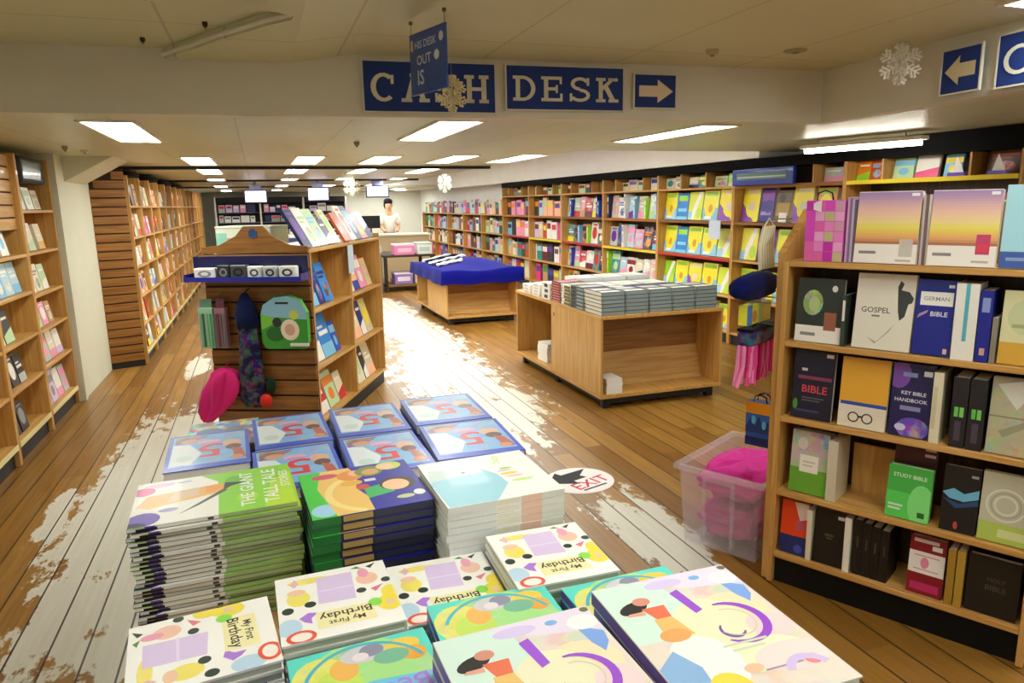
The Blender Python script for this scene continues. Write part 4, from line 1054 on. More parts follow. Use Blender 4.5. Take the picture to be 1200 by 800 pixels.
def act_art(kind):
    if kind == 'y': return [('r',0,0,1,.42,'8cc8ec'),('e',.45,.45,.36,.38,'f2e62c'),('e',.5,.4,.14,.14,'d8a020'),('r',.1,.82,.9,.95,'9adc3c'),('r',.15,.05,.6,.14,'f4f4f4')]
    if kind == 'b': return [('r',.1,.7,.9,.9,'lime'),('r',.1,.3,.9,.42,'7cd0f4'),('r',0,0,1,.12,'7cd0f4')]
    if kind == 'w': return [('p',[(.1,0),(.4,0),(.95,1),(.7,1)],'f4f2ec'),('e',.75,.25,.2,.2,'b8e04c'),('r',0,0,.3,.3,'a0d4f0')]
    if kind == 'p': return [('p',[(0,0),(.75,0),(0,.55)],'8a4ac0'),('e',.55,.42,.34,.3,'f0e030'),('e',.55,.45,.2,.13,'d8d0c0'),('r',.2,.85,.9,.95,'f4f0dc')]
    if kind == 'v': return [('r',.1,.6,.9,.9,'8a3ab8'),('r',.1,.2,.8,.3,'b08ae0'),('e',.6,.45,.3,.2,'2c1c8c')]
    if kind == 'm': return [('r',.1,.2,.9,.6,'b08a30'),('e',.4,.75,.2,.15,'2c1c14'),('r',.3,0,.8,.3,'f0ece4')]
def act_row(i, z, items, shelf, place):
    for k, (a0, a1, h, c, kind, cn) in enumerate(items):
        shelf_book('activity_book', rf[i], a0, a1, z, h, c, c, .14, .12, '%s activity book on %s shelf of the %s, %s from left' % (cn, shelf, place, ORD[k]), art=act_art(kind), th=.05)
Y = 'f0e434'
row = [(.03,.30,.34,'e8e840','y','yellow'),(.31,.55,.33,'1f86e0','b','bright blue'),(.57,.86,.34,'d8e83c','w','yellow-green'),(.88,1.18,.35,'e8f060','y','pale yellow'),(1.2,1.56,.36,Y,'p','purple and yellow')]
act_row(2, 1.39, row, 'upper', 'yellow wall bay'); act_row(2, .97, [(a,b,h,c,k,n) for (a,b,h,c,k,n) in row[:1]+row[1:2]+[(.57,.86,.34,'e8e840','y','yellow'),(.88,1.18,.33,'e0ee58','y','pale yellow'),(1.2,1.55,.33,'e8f060','w','white and yellow')]], 'middle', 'yellow wall bay')
act_row(2, .55, [(.03,.28,.3,'lime','w','lime'),(.30,.58,.32,Y,'y','yellow'),(.6,.88,.31,'e8e840','p','purple and yellow'),(.9,1.2,.33,Y,'y','bright yellow'),(1.22,1.5,.3,'d8e83c','w','yellow-green')], 'lower', 'yellow wall bay')
act_row(2, .14, [(.05,.3,.3,Y,'y','yellow'),(.4,.7,.3,'e8e840','y','pale yellow'),(.9,1.2,.3,Y,'w','white and yellow'),(1.25,1.5,.28,'d8e83c','y','lime')], 'lowest', 'yellow wall bay')
rowb = [(.03,.31,.36,'f0e434','p','purple and yellow'),(.33,.55,.36,'2a1c8a','v','dark violet'),(.57,.8,.33,'6a4a28','m','brown'),(.83,1.1,.36,Y,'p','yellow'),(1.15,1.4,.34,'e8a030','y','orange')]
act_row(1, 1.39, rowb, 'upper', 'blue header bay')
act_row(1, .97, [(.03,.31,.35,'ece85a','w','pale yellow'),(.33,.6,.34,'6a1c5c','v','maroon'),(.62,.9,.35,'e4e450','y','yellow'),(.95,1.25,.33,'bcdcae','w','pale green')], 'middle', 'blue header bay')
act_row(1, .55, [(.03,.3,.32,Y,'y','yellow'),(.33,.6,.31,'f0e434','p','purple and yellow'),(.62,.92,.3,'e8e840','y','pale yellow')], 'lower', 'blue header bay')
# blue header box
t = thing('header_box', 'long blue box sign lying along top of the wall shelves', 'sign', rf[1].p(.05, -.06, 1.781), -PI/2)
m = MB(); m.cbox((0,0,0),(.95,.045,.17),.006,'1638a8'); m.build('box_body','gloss',t)
m = MB(); m.box((.08,-.004,.055),(.87,-.001,.13),'6c8c94'); m.box((.1,-.006,.075),(.85,-.003,.09),'c8dcd8'); m.build('label_strip','matte',t)
def wall_row(i, z, shelf, place, seed, hs=(.26,.355), ind=True, xs=None, cols=COLS, skip=()):
    r = random.Random(seed); k = 0
    segs = xs or [(.03,1.56)]
    for s0, s1 in segs:
        x = s0
        while x < s1-.12:
            if r.random() < .22:
                c = r.choice(['lime','blue','hot pink','white','navy','red','sky blue']); w = .045; c2_ = 'white' if c != 'white' else 'grey'
                if ind: shelf_book('paperback', rf[i], x, x+w, z, r.uniform(*hs), c, c2_, .06, 0, '%s spine-out paperback, %s shelf of %s, %s from left' % (c, shelf, place, ORD[k]), th=.16, spine_out=True, pages=False)
                else: stuff_book(rf[i], x, x+w, z, r.uniform(*hs), c, c2_, .16)
                x += w+.012; k += 1; continue
            w = r.uniform(.17,.27); w = min(w, s1-x); h = r.uniform(*hs)
            a, b = two(r, cols)
            if ind: shelf_book('paperback', rf[i], x, x+w, z, h, a+'/.55', b, .14, .1, '%s paperback, %s shelf of %s, %s from left' % (a, shelf, place, ORD[k]), th=.035, pages=False)
            else: stuff_book(rf[i], x, x+w, z, h, a, b, .14)
            x += w+.015; k += 1
soft = ['white','cream','pale grey','pink','pale blue','beige','lilac','sky blue','peach','pale green','maroon','red','teal','white','cream','charcoal']
for i in range(3, 12):
    ind = i < 5
    pl = '%s bay past yellow bay' % ORD[i-3]
    for k, (z, sh) in enumerate(((1.39,'upper'),(.97,'middle'),(.55,'lower'))):
        wall_row(i, z, sh, pl, 100+i*7+k, ind=ind, cols=soft if k == 0 else soft + ['navy','brown','charcoal','burnt orange','dark green'])
    wall_row(i, .14, 'lowest', pl, 300+i, ind=False)
def cub_row(i, place, seed, ind=True, cols=COLS, segs=None):
    wall_row(i, 1.781, 'cubby', place, seed, hs=(.12,.165), ind=ind, xs=segs or [(.03,.37),(.43,1.17),(1.23,1.56)], cols=cols)
for i in range(3, 7): cub_row(i, '%s bay left of yellow bay' % ORD[i-3], 500+i, ind=False, cols=['olive','tan','grey','brown','pale green','dark red','charcoal','cream','beige'])
cub_row(2, 'yellow wall bay', 502, cols=['pale green','grey','red','orange','lime','teal','cream'], segs=[(.03,.5),(.56,1.04),(1.1,1.56)])
cub_row(1, 'blue header bay', 501, cols=['white','pale grey','grey'], segs=[(1.23,1.56)])
# near wall bay: orange/yellow books, white leaflets, toy figures
def near_cub(items):
    for k, (a0,a1,h,c,c2_) in enumerate(items): shelf_book('picture_book', rf[0], a0, a1, 1.781, h, c, c2_, .12, .16, '%s picture book in the cubbies under the tube lamp, %s from left' % (c, ORD[k]), th=.02, pages=False)
near_cub([(.03,.17,.17,'orange','lime'),(.175,.31,.18,'burnt orange','sky blue'),(.315,.385,.17,'pale blue','sky blue'),(.42,.62,.17,'pale green','sky blue'),(.64,.85,.18,'white','hot pink'),(.9,1.05,.17,'sky blue','yellow'),(1.25,1.5,.19,'brown','burnt orange')])
wall_row(0, 1.39, 'upper', 'tube lamp bay', 77, hs=(.22,.28)); wall_row(0, .97, 'middle', 'tube lamp bay', 78, ind=False); wall_row(0, .55, 'lower', 'tube lamp bay', 79, ind=False)
for k in range(2):
    t = thing('toy_boat', 'small white and violet toy on the yellow ledge, %s' % ('nearer the corner','nearer the camera')[k], 'toy', rf[0].p(1.08+.32*k, .03, 1.781), -PI/2)
    m = MB(); m.prism([(-.07,-.02),(.07,-.02),(.085,0),(.07,.02),(-.07,.02),(-.085,0)], 0, .03, '6a5ad0'); m.build('hull','gloss',t)
    m = MB(); m.add([(-.05,0,.03),(.05,0,.03),(.0,.012,.03),(-.01,0,.15)],[(0,1,3),(1,2,3),(2,0,3),(0,2,1)],'f0ece8'); m.build('sail','gloss',t)
# printed card hanging from the yellow bay
m = MB(); m.box((1.18,-.012,1.19),(1.40,-.008,1.40),'c8d4ea',M=Matrix.Translation(rf[2].o) @ Matrix.Rotation(-PI/2,4,'Z')); o = m.build('price_card','print'); tag(o, 'pale blue price card hanging from the yellow bay shelf', 'card')
o = STUFF.build('distant_books', 'print'); tag(o, 'countless small books on the distant shelves of the hall', 'books', None, 'stuff')


# ================================================================== RIGHT ANGLED BOOKCASE
A = Vector((1.985, 2.306, 0)); psiR = math.atan2(-.881, .474)
FR = Frame(A.x, A.y, psiR)
RS = [.145,.43,.755,1.075,1.40]
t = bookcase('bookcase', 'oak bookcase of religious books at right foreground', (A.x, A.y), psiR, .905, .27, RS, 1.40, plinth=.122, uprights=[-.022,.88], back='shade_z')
m = MB(); m.cbox((.0005,.03,.0),(.8795,.05,.124),.002); m.build('black_kickboard','black_base',t)
# end board with a sloping top
m = MB(); m.prism([(.02,.004),(.34,.004),(.34,1.60),(.27,1.60),(.02,1.43)], -.052, -.0235, M=Matrix(((0,0,1,0),(1,0,0,0),(0,1,0,0),(0,0,0,1)))); m.build('end_board','oak_z',t)
m = MB(); m.box((.0005,.2575,1.40),(.8795,.27,1.62)); m.build('top_back_board','darkoak_z',t)
def rb(name, a0, a1, z, h, col, art, label, th=.025, d=None, lean=.09, page='page', **kw):
    ms = book_meshes('rb%d' % len(MESHCACHE), a1-a0, h, th, col, art, page=page, **kw); MESHCACHE[('rb', len(MESHCACHE))] = ms
    o = new_book(name, ms, label); stand(o, FR, (a0+a1)/2, (th+.028) if d is None else d, z, h, lean); return o
def rs(name, a0, a1, z, h, col, sart, label, d=.02, depth=.15, page='page'):
    ms = book_meshes('rs%d' % len(MESHCACHE), depth, h, a1-a0, col, spine=col, spine_art=sart, page=page); MESHCACHE[('rs', len(MESHCACHE))] = ms
    o = new_book(name, ms, label); stand(o, FR, 0, 0, z, h, 0, True); o.location = FR.p(a0, d+depth/2, z+.0008+h/2); return o
def sunset(extra):
    st = ['a88ac0','c49ab8','dcb0b4','ecc0b0','f2cca8','f0d890','ece060','f0c060','e0a070','a0543c']
    def hx(a, b, t): return '%02x%02x%02x' % tuple(int(int(a[q:q+2],16)*(1-t)+int(b[q:q+2],16)*t) for q in (0,2,4))
    st = [hx(st[min(int(q/2.2),8)], st[min(int(q/2.2)+1,9)], (q/2.2) % 1) for q in range(20)]
    n = len(st); s = [('r',0,.99-.036*(i+1),1,.99-.036*i,c) for i,c in enumerate(st)]
    return s + [('r',0,0,1,.27,'f2ece6'),('r',.08,.13,.36,.17,'8a8088')] + extra
z = 1.40
rb('hardback_book', .232,.444, z,.262,'f2ece6', sunset([('r',.72,.1,.93,.34,'cac4b8/.7'),('r',.68,.03,.92,.06,'c0b4ac'),('r',.84,.93,.96,.97,'f4f4f4')]), 'sunset covered hardback on top of right bookcase, left copy', th=.03)
rb('hardback_book', .478,.684, z,.262,'f2ece6', sunset([('r',.7,.16,.9,.42,'c83c6c'),('r',.72,.2,.88,.3,'e03c58'),('r',.66,.05,.9,.08,'c0b4ac'),('r',.84,.93,.96,.97,'f4f4f4')]), 'sunset covered hardback with small red panel on right bookcase', th=.03)
rb('hardback_book', .694,.872, z,.275,'a8dcea', [('r',0,0,1,.2,'3c5ca8'),('r',.1,.09,.7,.13,'8aa0d0'),('p',[(.55,.42),(.6,.42),(.66,.6),(.62,.62)],'2c4c6c'),('p',[(.62,.42),(.72,.44),(.78,.55),(.7,.5)],'2c4c6c')], 'pale blue hardback with dark blue foot band, top right corner', th=.03)
for k in range(3): rs('hardback_book', .449+k*.009,.457+k*.009, z,.25,('c8b8b0','7c5c6c','d8d0c0')[k], None, 'thin spine-out book between the two sunset hardbacks, %s from left' % ORD[k], d=.05)
for k in range(4): rs('hardback_book', .196+k*.0085,.204+k*.0085, z,.245-.003*k,('d0a8c8','8a6a9c','c4b8c8','6c5c7c')[k], None, 'thin spine-out book right of pink gift bag, %s from left' % ORD[k], d=.04)
# pink gift bag on top shelf
t = thing('gift_bag', 'magenta chequered gift bag on the right bookcase top', 'gift bag', FR.p(.045, .03, z+.001), psiR)
m = MB(); m.cbox((0,0,0),(.145,.07,.235),.003,'d858c8'); sq = []
r = random.Random(2)
for i in range(4):
    for j in range(6): sq.append(('r', i*.25+.01, j*.165+.005, i*.25+.245, j*.165+.16, r.choice(['e048c8','f088d0','c828b0','d8a0b8','c8c088','f0a8d8','e868b0'])))
m.art((0,0,0),(.145,0,0),(0,0,.235),(0,-1,0), sq); m.build('bag_body','print',t)
m = MB(); m.tube([(.04,.003,.235),(.045,.0,.262),(.07,-.002,.272),(.095,.0,.262),(.1,.003,.235)],.003,6,'2c1c24'); m.build('cord_handle','cloth',t)
m = MB(); m.prism([(.03,.225),(.06,.235),(.06,.19),(.03,.2)],-.006,-.003,'f4e4ec',M=Matrix(((1,0,0,0),(0,0,1,0),(0,1,0,0),(0,0,0,1)))); m.build('bow','print',t)
# row 2
z = 1.075
rb('hardback_book', .028,.205, z,.255,'2c3430', [('e',.35,.62,.22,.2,'8aa860/.3'),('e',.38,.6,.12,.12,'b4c888'),('r',0,0,1,.26,'eeeae2'),('r',.12,.1,.45,.15,'8a8a86'),('r',.62,.2,.88,.48,'9c5c44'),('e',.8,.85,.06,.05,'e0e0d8')], 'dark green hardback with white foot on second shelf', th=.028)
rs('hardback_book', .207,.222, z,.20,'3a4440',[('r',.1,.2,.5,.8,'e8e8e4')], 'slim dark green spine beside dark green hardback')
o = rb('hardback_book', .248,.449, z,.285,'e4dfd0', [('t','GOSPEL',.36,.52,.5,'4c5450'),('r',.3,.43,.44,.455,'7c7c76'),('p',[(.7,.84),(.74,.92),(.80,.88),(.76,.8),(.9,.78),(.98,.7),(.96,.64),(.9,.62),(.86,.46),(.78,.4),(.74,.52),(.72,.66)],'343a38'),('p',[(.25,.16),(.42,.1),(.62,.24),(.72,.36),(.55,.2),(.4,.07)],'b0aca0')], 'cream hardback reading GOSPEL with a dark map shape', th=.022, lean=.13)
rb('hardback_book', .456,.578, z,.272,'10208c', [('r',.1,.66,.95,.84,'f0eee8'),('t','GERMAN',.52,.75,.66,'8a8c94'),('t','BIBLE',.62,.55,.44,'e8e8f0'),('p',[(.05,.48),(.3,.56),(.34,.6),(.1,.54)],'b890a8'),('r',.8,.9,.95,.94,'d8dce8'),('r',.82,.03,.92,.1,'d8b8a0')], 'royal blue German Bible facing out on second shelf', th=.04, spine='10208c')
rs('hardback_book', .583,.652, z,.27,'f0efe8',[('r',.0,.42,.75,.6,'58b8cc')], 'thick white spine with a turquoise stripe on second shelf')
rs('hardback_book', .656,.694, z,.25,'1a2494',[('r',.1,.2,.3,.8,'8a9cd8'),('r',.8,.3,.9,.7,'d8a890')], 'blue spine beside the thick white one on second shelf')
rs('hardback_book', .698,.714, z,.16,'8a8478',None, 'short grey spine on second shelf')
rb('hardback_book', .72,.872, z,.25,'dcd8a8', [('r',0,0,1,.3,'d8a83c'),('e',.5,.65,.4,.25,'c8d0a0'),('r',.2,.5,.8,.55,'a8a878')], 'yellow-green hardback at the right end of second shelf', th=.03)
# row 3
z = .755
rb('hardback_book', .03,.19, z,.28,'1a1c30', [('t','BIBLE',.55,.44,.62,'d84858'),('r',.12,.58,.95,.63,'8a3c5c'),('r',.2,.7,.34,.74,'d8d4d0'),('r',.25,.3,.8,.32,'5c5c74'),('r',.25,.26,.7,.28,'5c5c74'),('r',.1,.1,.7,.13,'3c4474'),('r',.78,.92,.95,.97,'e8e8ea'),('e',.1,.2,.06,.08,'4c9c34')], 'dark navy hardback with red BIBLE lettering', th=.03)
rb('hardback_book', .217,.39, z,.275,'e8e0cc', [('r',0,.36,1,1,'e8ac34'),('r',.03,.32,1,.37,'2c4cb0'),('r',0,.2,1,.3,'e4dccc'),('a',.33,.15,.09,.12,0,359,'3a3024'),('a',.62,.15,.09,.12,0,359,'3a3024'),('r',.44,.15,.52,.18,'3a3024')], 'amber and cream hardback on middle shelf of right bookcase', th=.02)
rb('hardback_book', .40,.537, z,.275,'1c1c54', [('e',.15,.85,.3,.2,'7c4cb0'),('e',.6,.12,.4,.15,'6c4cc0/.5'),('t','KEY BIBLE',.55,.6,.6,'dcdcec'),('t','HANDBOOK',.5,.5,.8,'dcdcec'),('r',.25,.36,.75,.42,'8a8ab8'),('r',.75,.85,.95,.92,'e8e8f0'),('r',.25,.82,.6,.88,'8a9cd8'),('e',.3,.12,.14,.05,'c8d0f0')], 'dark purple Bible handbook facing out on middle shelf', th=.045)
rs('hardback_book', .541,.572, z,.265,'e4dfc4',[('r',.2,.1,.8,.5,'d4cca8')], 'cream spine beside the purple handbook')
for k in range(2):
    rs('hardback_book', .603+k*.053,.652+k*.053, z,.258,'20222a',[('r',.42,.2,.56,.46,'68c858'),('r',.42,.54,.56,.8,'7cd068'),('r',.62,.3,.9,.7,'4c4458')], 'black spine with green clover mark, %s of the pair' % ('left','right')[k])
rb('hardback_book', .715,.87, z,.27,'b8b494/.75', [('p',[(.1,.9),(.5,.6),(.9,.95),(.6,.98)],'dcdcd0'),('p',[(.2,.3),(.8,.5),(.9,.46),(.3,.22)],'9c9878'),('r',0,.48,1,.5,'8a8664')], 'beige wrapped book at right end of middle shelf', th=.03)
# row 4
z = .43
rb('picture_book', .04,.19, z,.262,'b8c4a0', [('r',0,.5,1,1,'c8b8b8/.4'),('r',0,0,1,.4,'6cac38'),('r',.25,.34,.75,.62,'f2eee4'),('r',.33,.5,.66,.52,'c8c0b0'),('r',.33,.44,.6,.46,'c8c0b0'),('e',.3,.8,.14,.1,'e0d8cc'),('e',.65,.78,.14,.1,'d0a8b0')], 'green meadow picture book with white label, fourth shelf', th=.06)
rs('hardback_book', .194,.232, z,.255,'d8cfb8',None, 'cream spine right of the meadow picture book')
t = MB(); t.box((.24,.20,z+.001),(.405,.215,z+.21),M=Matrix.Translation(FR.o) @ Matrix.Rotation(psiR,4,'Z')); o = t.build('wooden_board','oak_z'); tag(o, 'bare oak board leaning at the back of fourth shelf', 'board')
rb('hardback_book', .415,.565, z,.205,'48b850', [('r',0,0,1,.5,'58d860'),('e',.8,.3,.3,.4,'84e884'),('t','STUDY BIBLE',.5,.82,.76,'e0f4dc'),('r',.06,.22,.4,.26,'d8f0d4'),('r',.06,.15,.35,.19,'d8f0d4'),('r',.74,.08,.9,.18,'2c6430')], 'bright green hardback facing out on fourth shelf', th=.03)
rb('hardback_book', .415,.562, z,.285,'4c1820', [('r',.7,.82,.95,.86,'d8b8c0'),('r',.7,.9,.95,.93,'d8b8c0')], 'dark maroon hardback standing behind the bright green one', th=.02, d=.115)
rb('hardback_book', .60,.714, z,.245,'14181e', [('p',[(0,.58),(.3,.66),(.6,.6),(1,.7),(1,.56),(.6,.48),(.2,.5)],'6cb8dc'),('p',[(0,.5),(.5,.44),(1,.54),(1,.46),(.4,.36)],'244c7c'),('r',.75,.86,.94,.9,'a8a8a8'),('e',.45,.1,.06,.06,'c04c4c')], 'black hardback with a blue wave band on fourth shelf', th=.03)
rb('hardback_book', .72,.87, z,.25,'c4c4ac', [('r',0,0,1,.28,'b4cc60'),('a',.5,.55,.2,.24,0,359,'e0e0d4'),('a',.5,.55,.28,.31,0,359,'a8a890'),('a',.5,.55,.36,.4,20,340,'e0e0d4'),('r',.4,.08,.95,.2,'d4e0a0')], 'grey-green book with pale rings at right end of fourth shelf', th=.03)
# row 5
z = .145
rb('hardback_book', .015,.127, z,.232,'e8481c', [('r',.0,0,1,.36,'1c2c6c'),('p',[(.45,1),(1,1),(1,.72),(.7,.66)],'ecdcd8'),('r',.55,.48,.9,.66,'c8586c'),('p',[(.0,.35),(.6,.35),(.3,.5)],'e8481c'),('e',.7,.12,.16,.08,'3c4cb0')], 'orange and navy hardback at bottom left of right bookcase', th=.026)
rs('hardback_book', .13,.15, z,.225,'e4dcc4',None, 'cream spine beside the orange and navy hardback')
rb('hardback_book', .156,.275, z,.235,'121214', [('r',.35,.52,.65,.56,'4c4a3c'),('r',.4,.47,.6,.5,'4c4a3c'),('r',.74,.86,.96,.92,'d8d8dc')], 'plain black hardback left of the white spine, bottom shelf', th=.03)
rs('hardback_book', .279,.303, z,.235,'eeebe0',None, 'white spine between black books on the bottom shelf')
for k in range(4): rs('hardback_book', .312+k*.033,.343+k*.033, z,.235-.006*k,'141416',[('r',.3,.4,.5,.6,'4c483c')], 'black spine-out book on the bottom shelf, %s from left' % ORD[k], d=.03)
rb('hardback_book', .512,.632, z,.225,'8a1428', [('r',0,.36,1,.74,'f0ece8'),('e',.45,.55,.12,.1,'e890b0'),('r',.15,.42,.85,.44,'d89cb0'),('r',.15,.66,.85,.68,'d89cb0'),('r',.62,.8,.9,.88,'f0f0ec'),('r',.1,.06,.9,.2,'c02c6c'),('r',.1,.9,.8,.96,'d8c8cc')], 'crimson and white book on the bottom shelf', th=.04)
rs('hardback_book', .643,.668, z,.22,'a8842c',None, 'ochre spine right of the crimson book'); rs('hardback_book', .672,.697, z,.222,'b8943c',None, 'second ochre spine right of the crimson book')
rb('hardback_book', .705,.865, z,.215,'121212', [('t','HOLY',.56,.62,.34,'4a4638'),('t','BIBLE',.56,.48,.4,'4a4638')], 'large black Holy Bible at bottom right', th=.035)
# goods hanging on the far end board
def endp(d, out_, z): return FR.p(-.054-out_, d, z)
t = thing('fringed_bag', 'hot pink fringed bag with dark patterned band hanging by bookcase', 'bag', endp(.11,.11,.87), psiR + PI/2)
m = MB(); r = random.Random(9)
for i in range(34):
    x = -.125 + .25*i/33; yy = r.uniform(-.03,.03)
    m.tube([(x, yy, .165),(x+r.uniform(-.01,.01), yy, .08),(x*1.25+r.uniform(-.01,.01), yy+r.uniform(-.01,.01), r.uniform(-.01,.02))], .0085, 5, r.choice(['e84c98','f070b0','d82c80','f490c4']))
m.build('fringe','cloth',t)
m = MB(); m.cbox((-.125,-.035,.165),(.125,.035,.225),.01,'3a2c6c/.75'); m.build('patterned_band','cloth',t)
m = MB(); m.cbox((-.125,-.036,.2255),(.125,.036,.238),.004,'14141c'); m.build('top_hem','cloth',t)
m = MB(); m.tube([(-.05,0,.238),(0,.0,.250),(.05,0,.238)],.004,6,'1a1a24'); m.build('handle','cloth',t)
m = MB(); m.tube([(0,-.108,.249),(0,.004,.247)],.003,6,'9a9a9a'); m.build('hook','metal',t)
t = thing('umbrella', 'folded navy umbrella lying on hooks by the bookcase end', 'umbrella', endp(-.12,.11,1.285), psiR + PI/2)
m = MB(); fabric_blob(m, [(0,0,.0),(0,0,.05),(0,0,.16),(0,0,.30),(0,0,.36)], [.03,.05,.058,.055,.03], '101858', seed=5, M=Matrix.Rotation(PI/2,4,'Y') @ Matrix.Scale(1,4), flat=1, ruf=.06); m.build('furled_canopy','cloth',t,True)
m = MB(); m.tube([(.36,0,0),(.42,0,0)],.009,8,'14141c'); m.build('grip','gloss',t)
m = MB(); m.tube([(.1,-.108,-.056),(.1,.03,-.056)],.003,6,'9a9a9a'); m.build('hook','metal',t)
m = MB(); m.tube([(.27,-.108,-.056),(.27,.03,-.056)],.003,6,'9a9a9a'); m.build('hook','metal',t)
t = thing('net_bag', 'cream ribbed net bag hanging above navy umbrella', 'bag', endp(.16,.10,1.35), psiR + PI/2)
m = MB()
for i in range(11):
    x = -.07+.14*i/10; m.tube([(x,0,0),(x*.9,.01,.1),(x*.7,0,.18)], .008, 6, ('e6e0c4','cfc8a4')[i%2])
m.build('ribbed_body','cloth',t)
m = MB(); m.tube([(-.05,0,.18),(0,0,.215),(.05,0,.18)],.003,6,'cfc8a4'); m.build('handle','cloth',t)
m = MB(); m.tube([(0,-.098,.212),(0,.004,.210)],.003,6,'9a9a9a'); m.build('hook','metal',t)
t = thing('picture_pack', 'yellow and blue picture pack hanging below the umbrella', 'pack', endp(.08,.11,1.126), psiR + PI/2)
m = MB(); m.cbox((-.12,-.02,0),(.12,.02,.085),.003,'e8e83c')
m.art((-.12,-.02,0),(.24,0,0),(0,0,.085),(0,-1,0),[('r',.0,0,.2,1,'4c90e0'),('r',.45,0,.62,1,'c8e4a0'),('e',.3,.4,.1,.3,'d08a30'),('e',.75,.5,.12,.3,'f4ec60')]); m.build('pack_body','print',t)
m = MB(); m.box((-.04,-.01,.085),(.04,.01,.1),'e0e0d0'); m.build('header','print',t)

# ================================================================== TUB
t = thing('storage_tub', 'clear plastic storage tub of pink fabric by bookcase', 'storage tub', FR.p(-.505, .085, 0), psiR)
w, d, h, tp, th = .41, .60, .40, .025, .004
def tub_wall(p0, p1, q0, q1):   # sloped wall as a thin slab
    return [p0, p1, q1, q0]
def ringp(z, ins): k = tp*(1 - z/h) + ins; return [(k,k,z),(w-k,k,z),(w-k,d-k,z),(k,d-k,z)]
m = MB(); o1, o2, i1, i2 = ringp(.004,0), ringp(h,0), ringp(.008,th), ringp(h,th)
pts = o1+o2+i1+i2; fs = [(3,2,1,0)]
for k in range(4):
    j = (k+1)%4; fs += [(k,j,4+j,4+k),(8+j,8+k,12+k,12+j),(4+k,4+j,12+j,12+k)]
fs.append((8,9,10,11)); m.add(pts, fs); m.build('tub_body','clear_plastic',t)
m = MB(); e = .022
for a,b,c,d_ in ((-e,-e,w+e,.0),(-e,d,w+e,d+e),(-e,0,0,d),(w,0,w+e,d)): m.box((a,b,h-.02),(c,d_,h+.004),'f0ecf2')
m.build('rim','clear_plastic',t)
for x0 in (.12,.26):
    m = MB(); m.add([(x0,.024,.03),(x0+.018,.024,.03),(x0+.018+.006,.0,.35),(x0+.006,.0,.35),(x0,.014,.03),(x0+.018,.014,.03),(x0+.024,-.008,.35),(x0+.006,-.008,.35)],[(0,1,2,3),(7,6,5,4),(0,4,5,1),(1,5,6,2),(2,6,7,3),(3,7,4,0)]); m.build('rib','clear_plastic',t)
m = MB(); m.box((.126,-.008,.35),(.284,.002,.366)); m.build('rib_bridge','clear_plastic',t)
def lump(name, label, c, r_, col, seed):
    rr = random.Random(seed); m = MB(); seg, rings = 64, 30; pts = []; fs = []; ph = [rr.uniform(0,6.28) for _ in range(6)]
    for i in range(1, rings):
        thh = PI*i/rings
        for k in range(seg):
            a = 2*PI*k/seg; q = .97+.045*math.sin(4*a+ph[0]+3*thh)+.035*math.sin(7*a+ph[1]-2*thh)+.03*math.sin(9*thh+ph[2]+2*a)+.018*math.sin(15*a+6*thh+ph[3])+.02*math.sin(19*thh-5*a+ph[4])
            s = lambda v: math.copysign(abs(v)**.42, v)
            pts.append((c[0]+r_[0]*q*s(math.sin(thh)*math.cos(a)), c[1]+r_[1]*q*s(math.sin(thh)*math.sin(a)), c[2]+r_[2]*q*math.cos(thh)))
    n_ = len(pts); pts += [(c[0],c[1],c[2]+r_[2]),(c[0],c[1],c[2]-r_[2])]
    for i in range(rings-2):
        for k in range(seg): fs.append((i*seg+k,(i+1)*seg+k,(i+1)*seg+(k+1)%seg,i*seg+(k+1)%seg))
    for k in range(seg): fs.append((k,(k+1)%seg,n_)); fs.append(((rings-2)*seg+(k+1)%seg,(rings-2)*seg+k,n_+1))
    m.add(pts, fs, col); o = m.build(name,'cloth',None,True); o.location = FR.p(-.505,.085,0); o.rotation_euler = (0,0,psiR); tag(o, label, 'fabric'); return o
lump('folded_fabric', 'lower bundle of mauve-pink fabric inside the clear tub', (.205,.30,.116), (.157,.24,.092), 'bc3684', 1)
lump('folded_fabric', 'upper heap of magenta fabric inside the clear tub', (.205,.30,.310), (.168,.255,.074), 'd02c90', 2)
# printed paper bag hanging above the tub
t = thing('gift_bag', 'orange and blue printed gift bag with black handles above tub', 'gift bag', FR.p(-.20, .12, .56), psiR)
m = MB(); m.cbox((0,0,0),(.12,.06,.2),.003,'2450a8'); m.art((0,0,0),(.12,0,0),(0,0,.2),(0,-1,0),[('r',0,.74,1,1,'e8981c'),('r',0,.3,1,.72,'2c6cc8'),('p',[(0,.4),(.2,.66),(.35,.45),(.5,.7),(.7,.42),(.85,.62),(1,.4),(1,.3),(0,.3)],'1c3c80'),('r',0,0,1,.2,'14286c'),('e',.3,.6,.08,.1,'58b8e8'),('e',.7,.5,.08,.1,'58b8e8')]); m.build('bag_body','print',t)
for yy in (.01,.05):
    m = MB(); m.tube([(.03,yy,.2),(.035,yy,.225),(.06,yy,.235),(.085,yy,.225),(.09,yy,.2)],.003,6,'141418'); m.build('handle','cloth',t)
m = MB(); m.tube([(.06,.03,.232),(.10,.03,.25),(.145,.03,.25)],.003,6,'8a8a8a'); m.build('hook','metal',t)

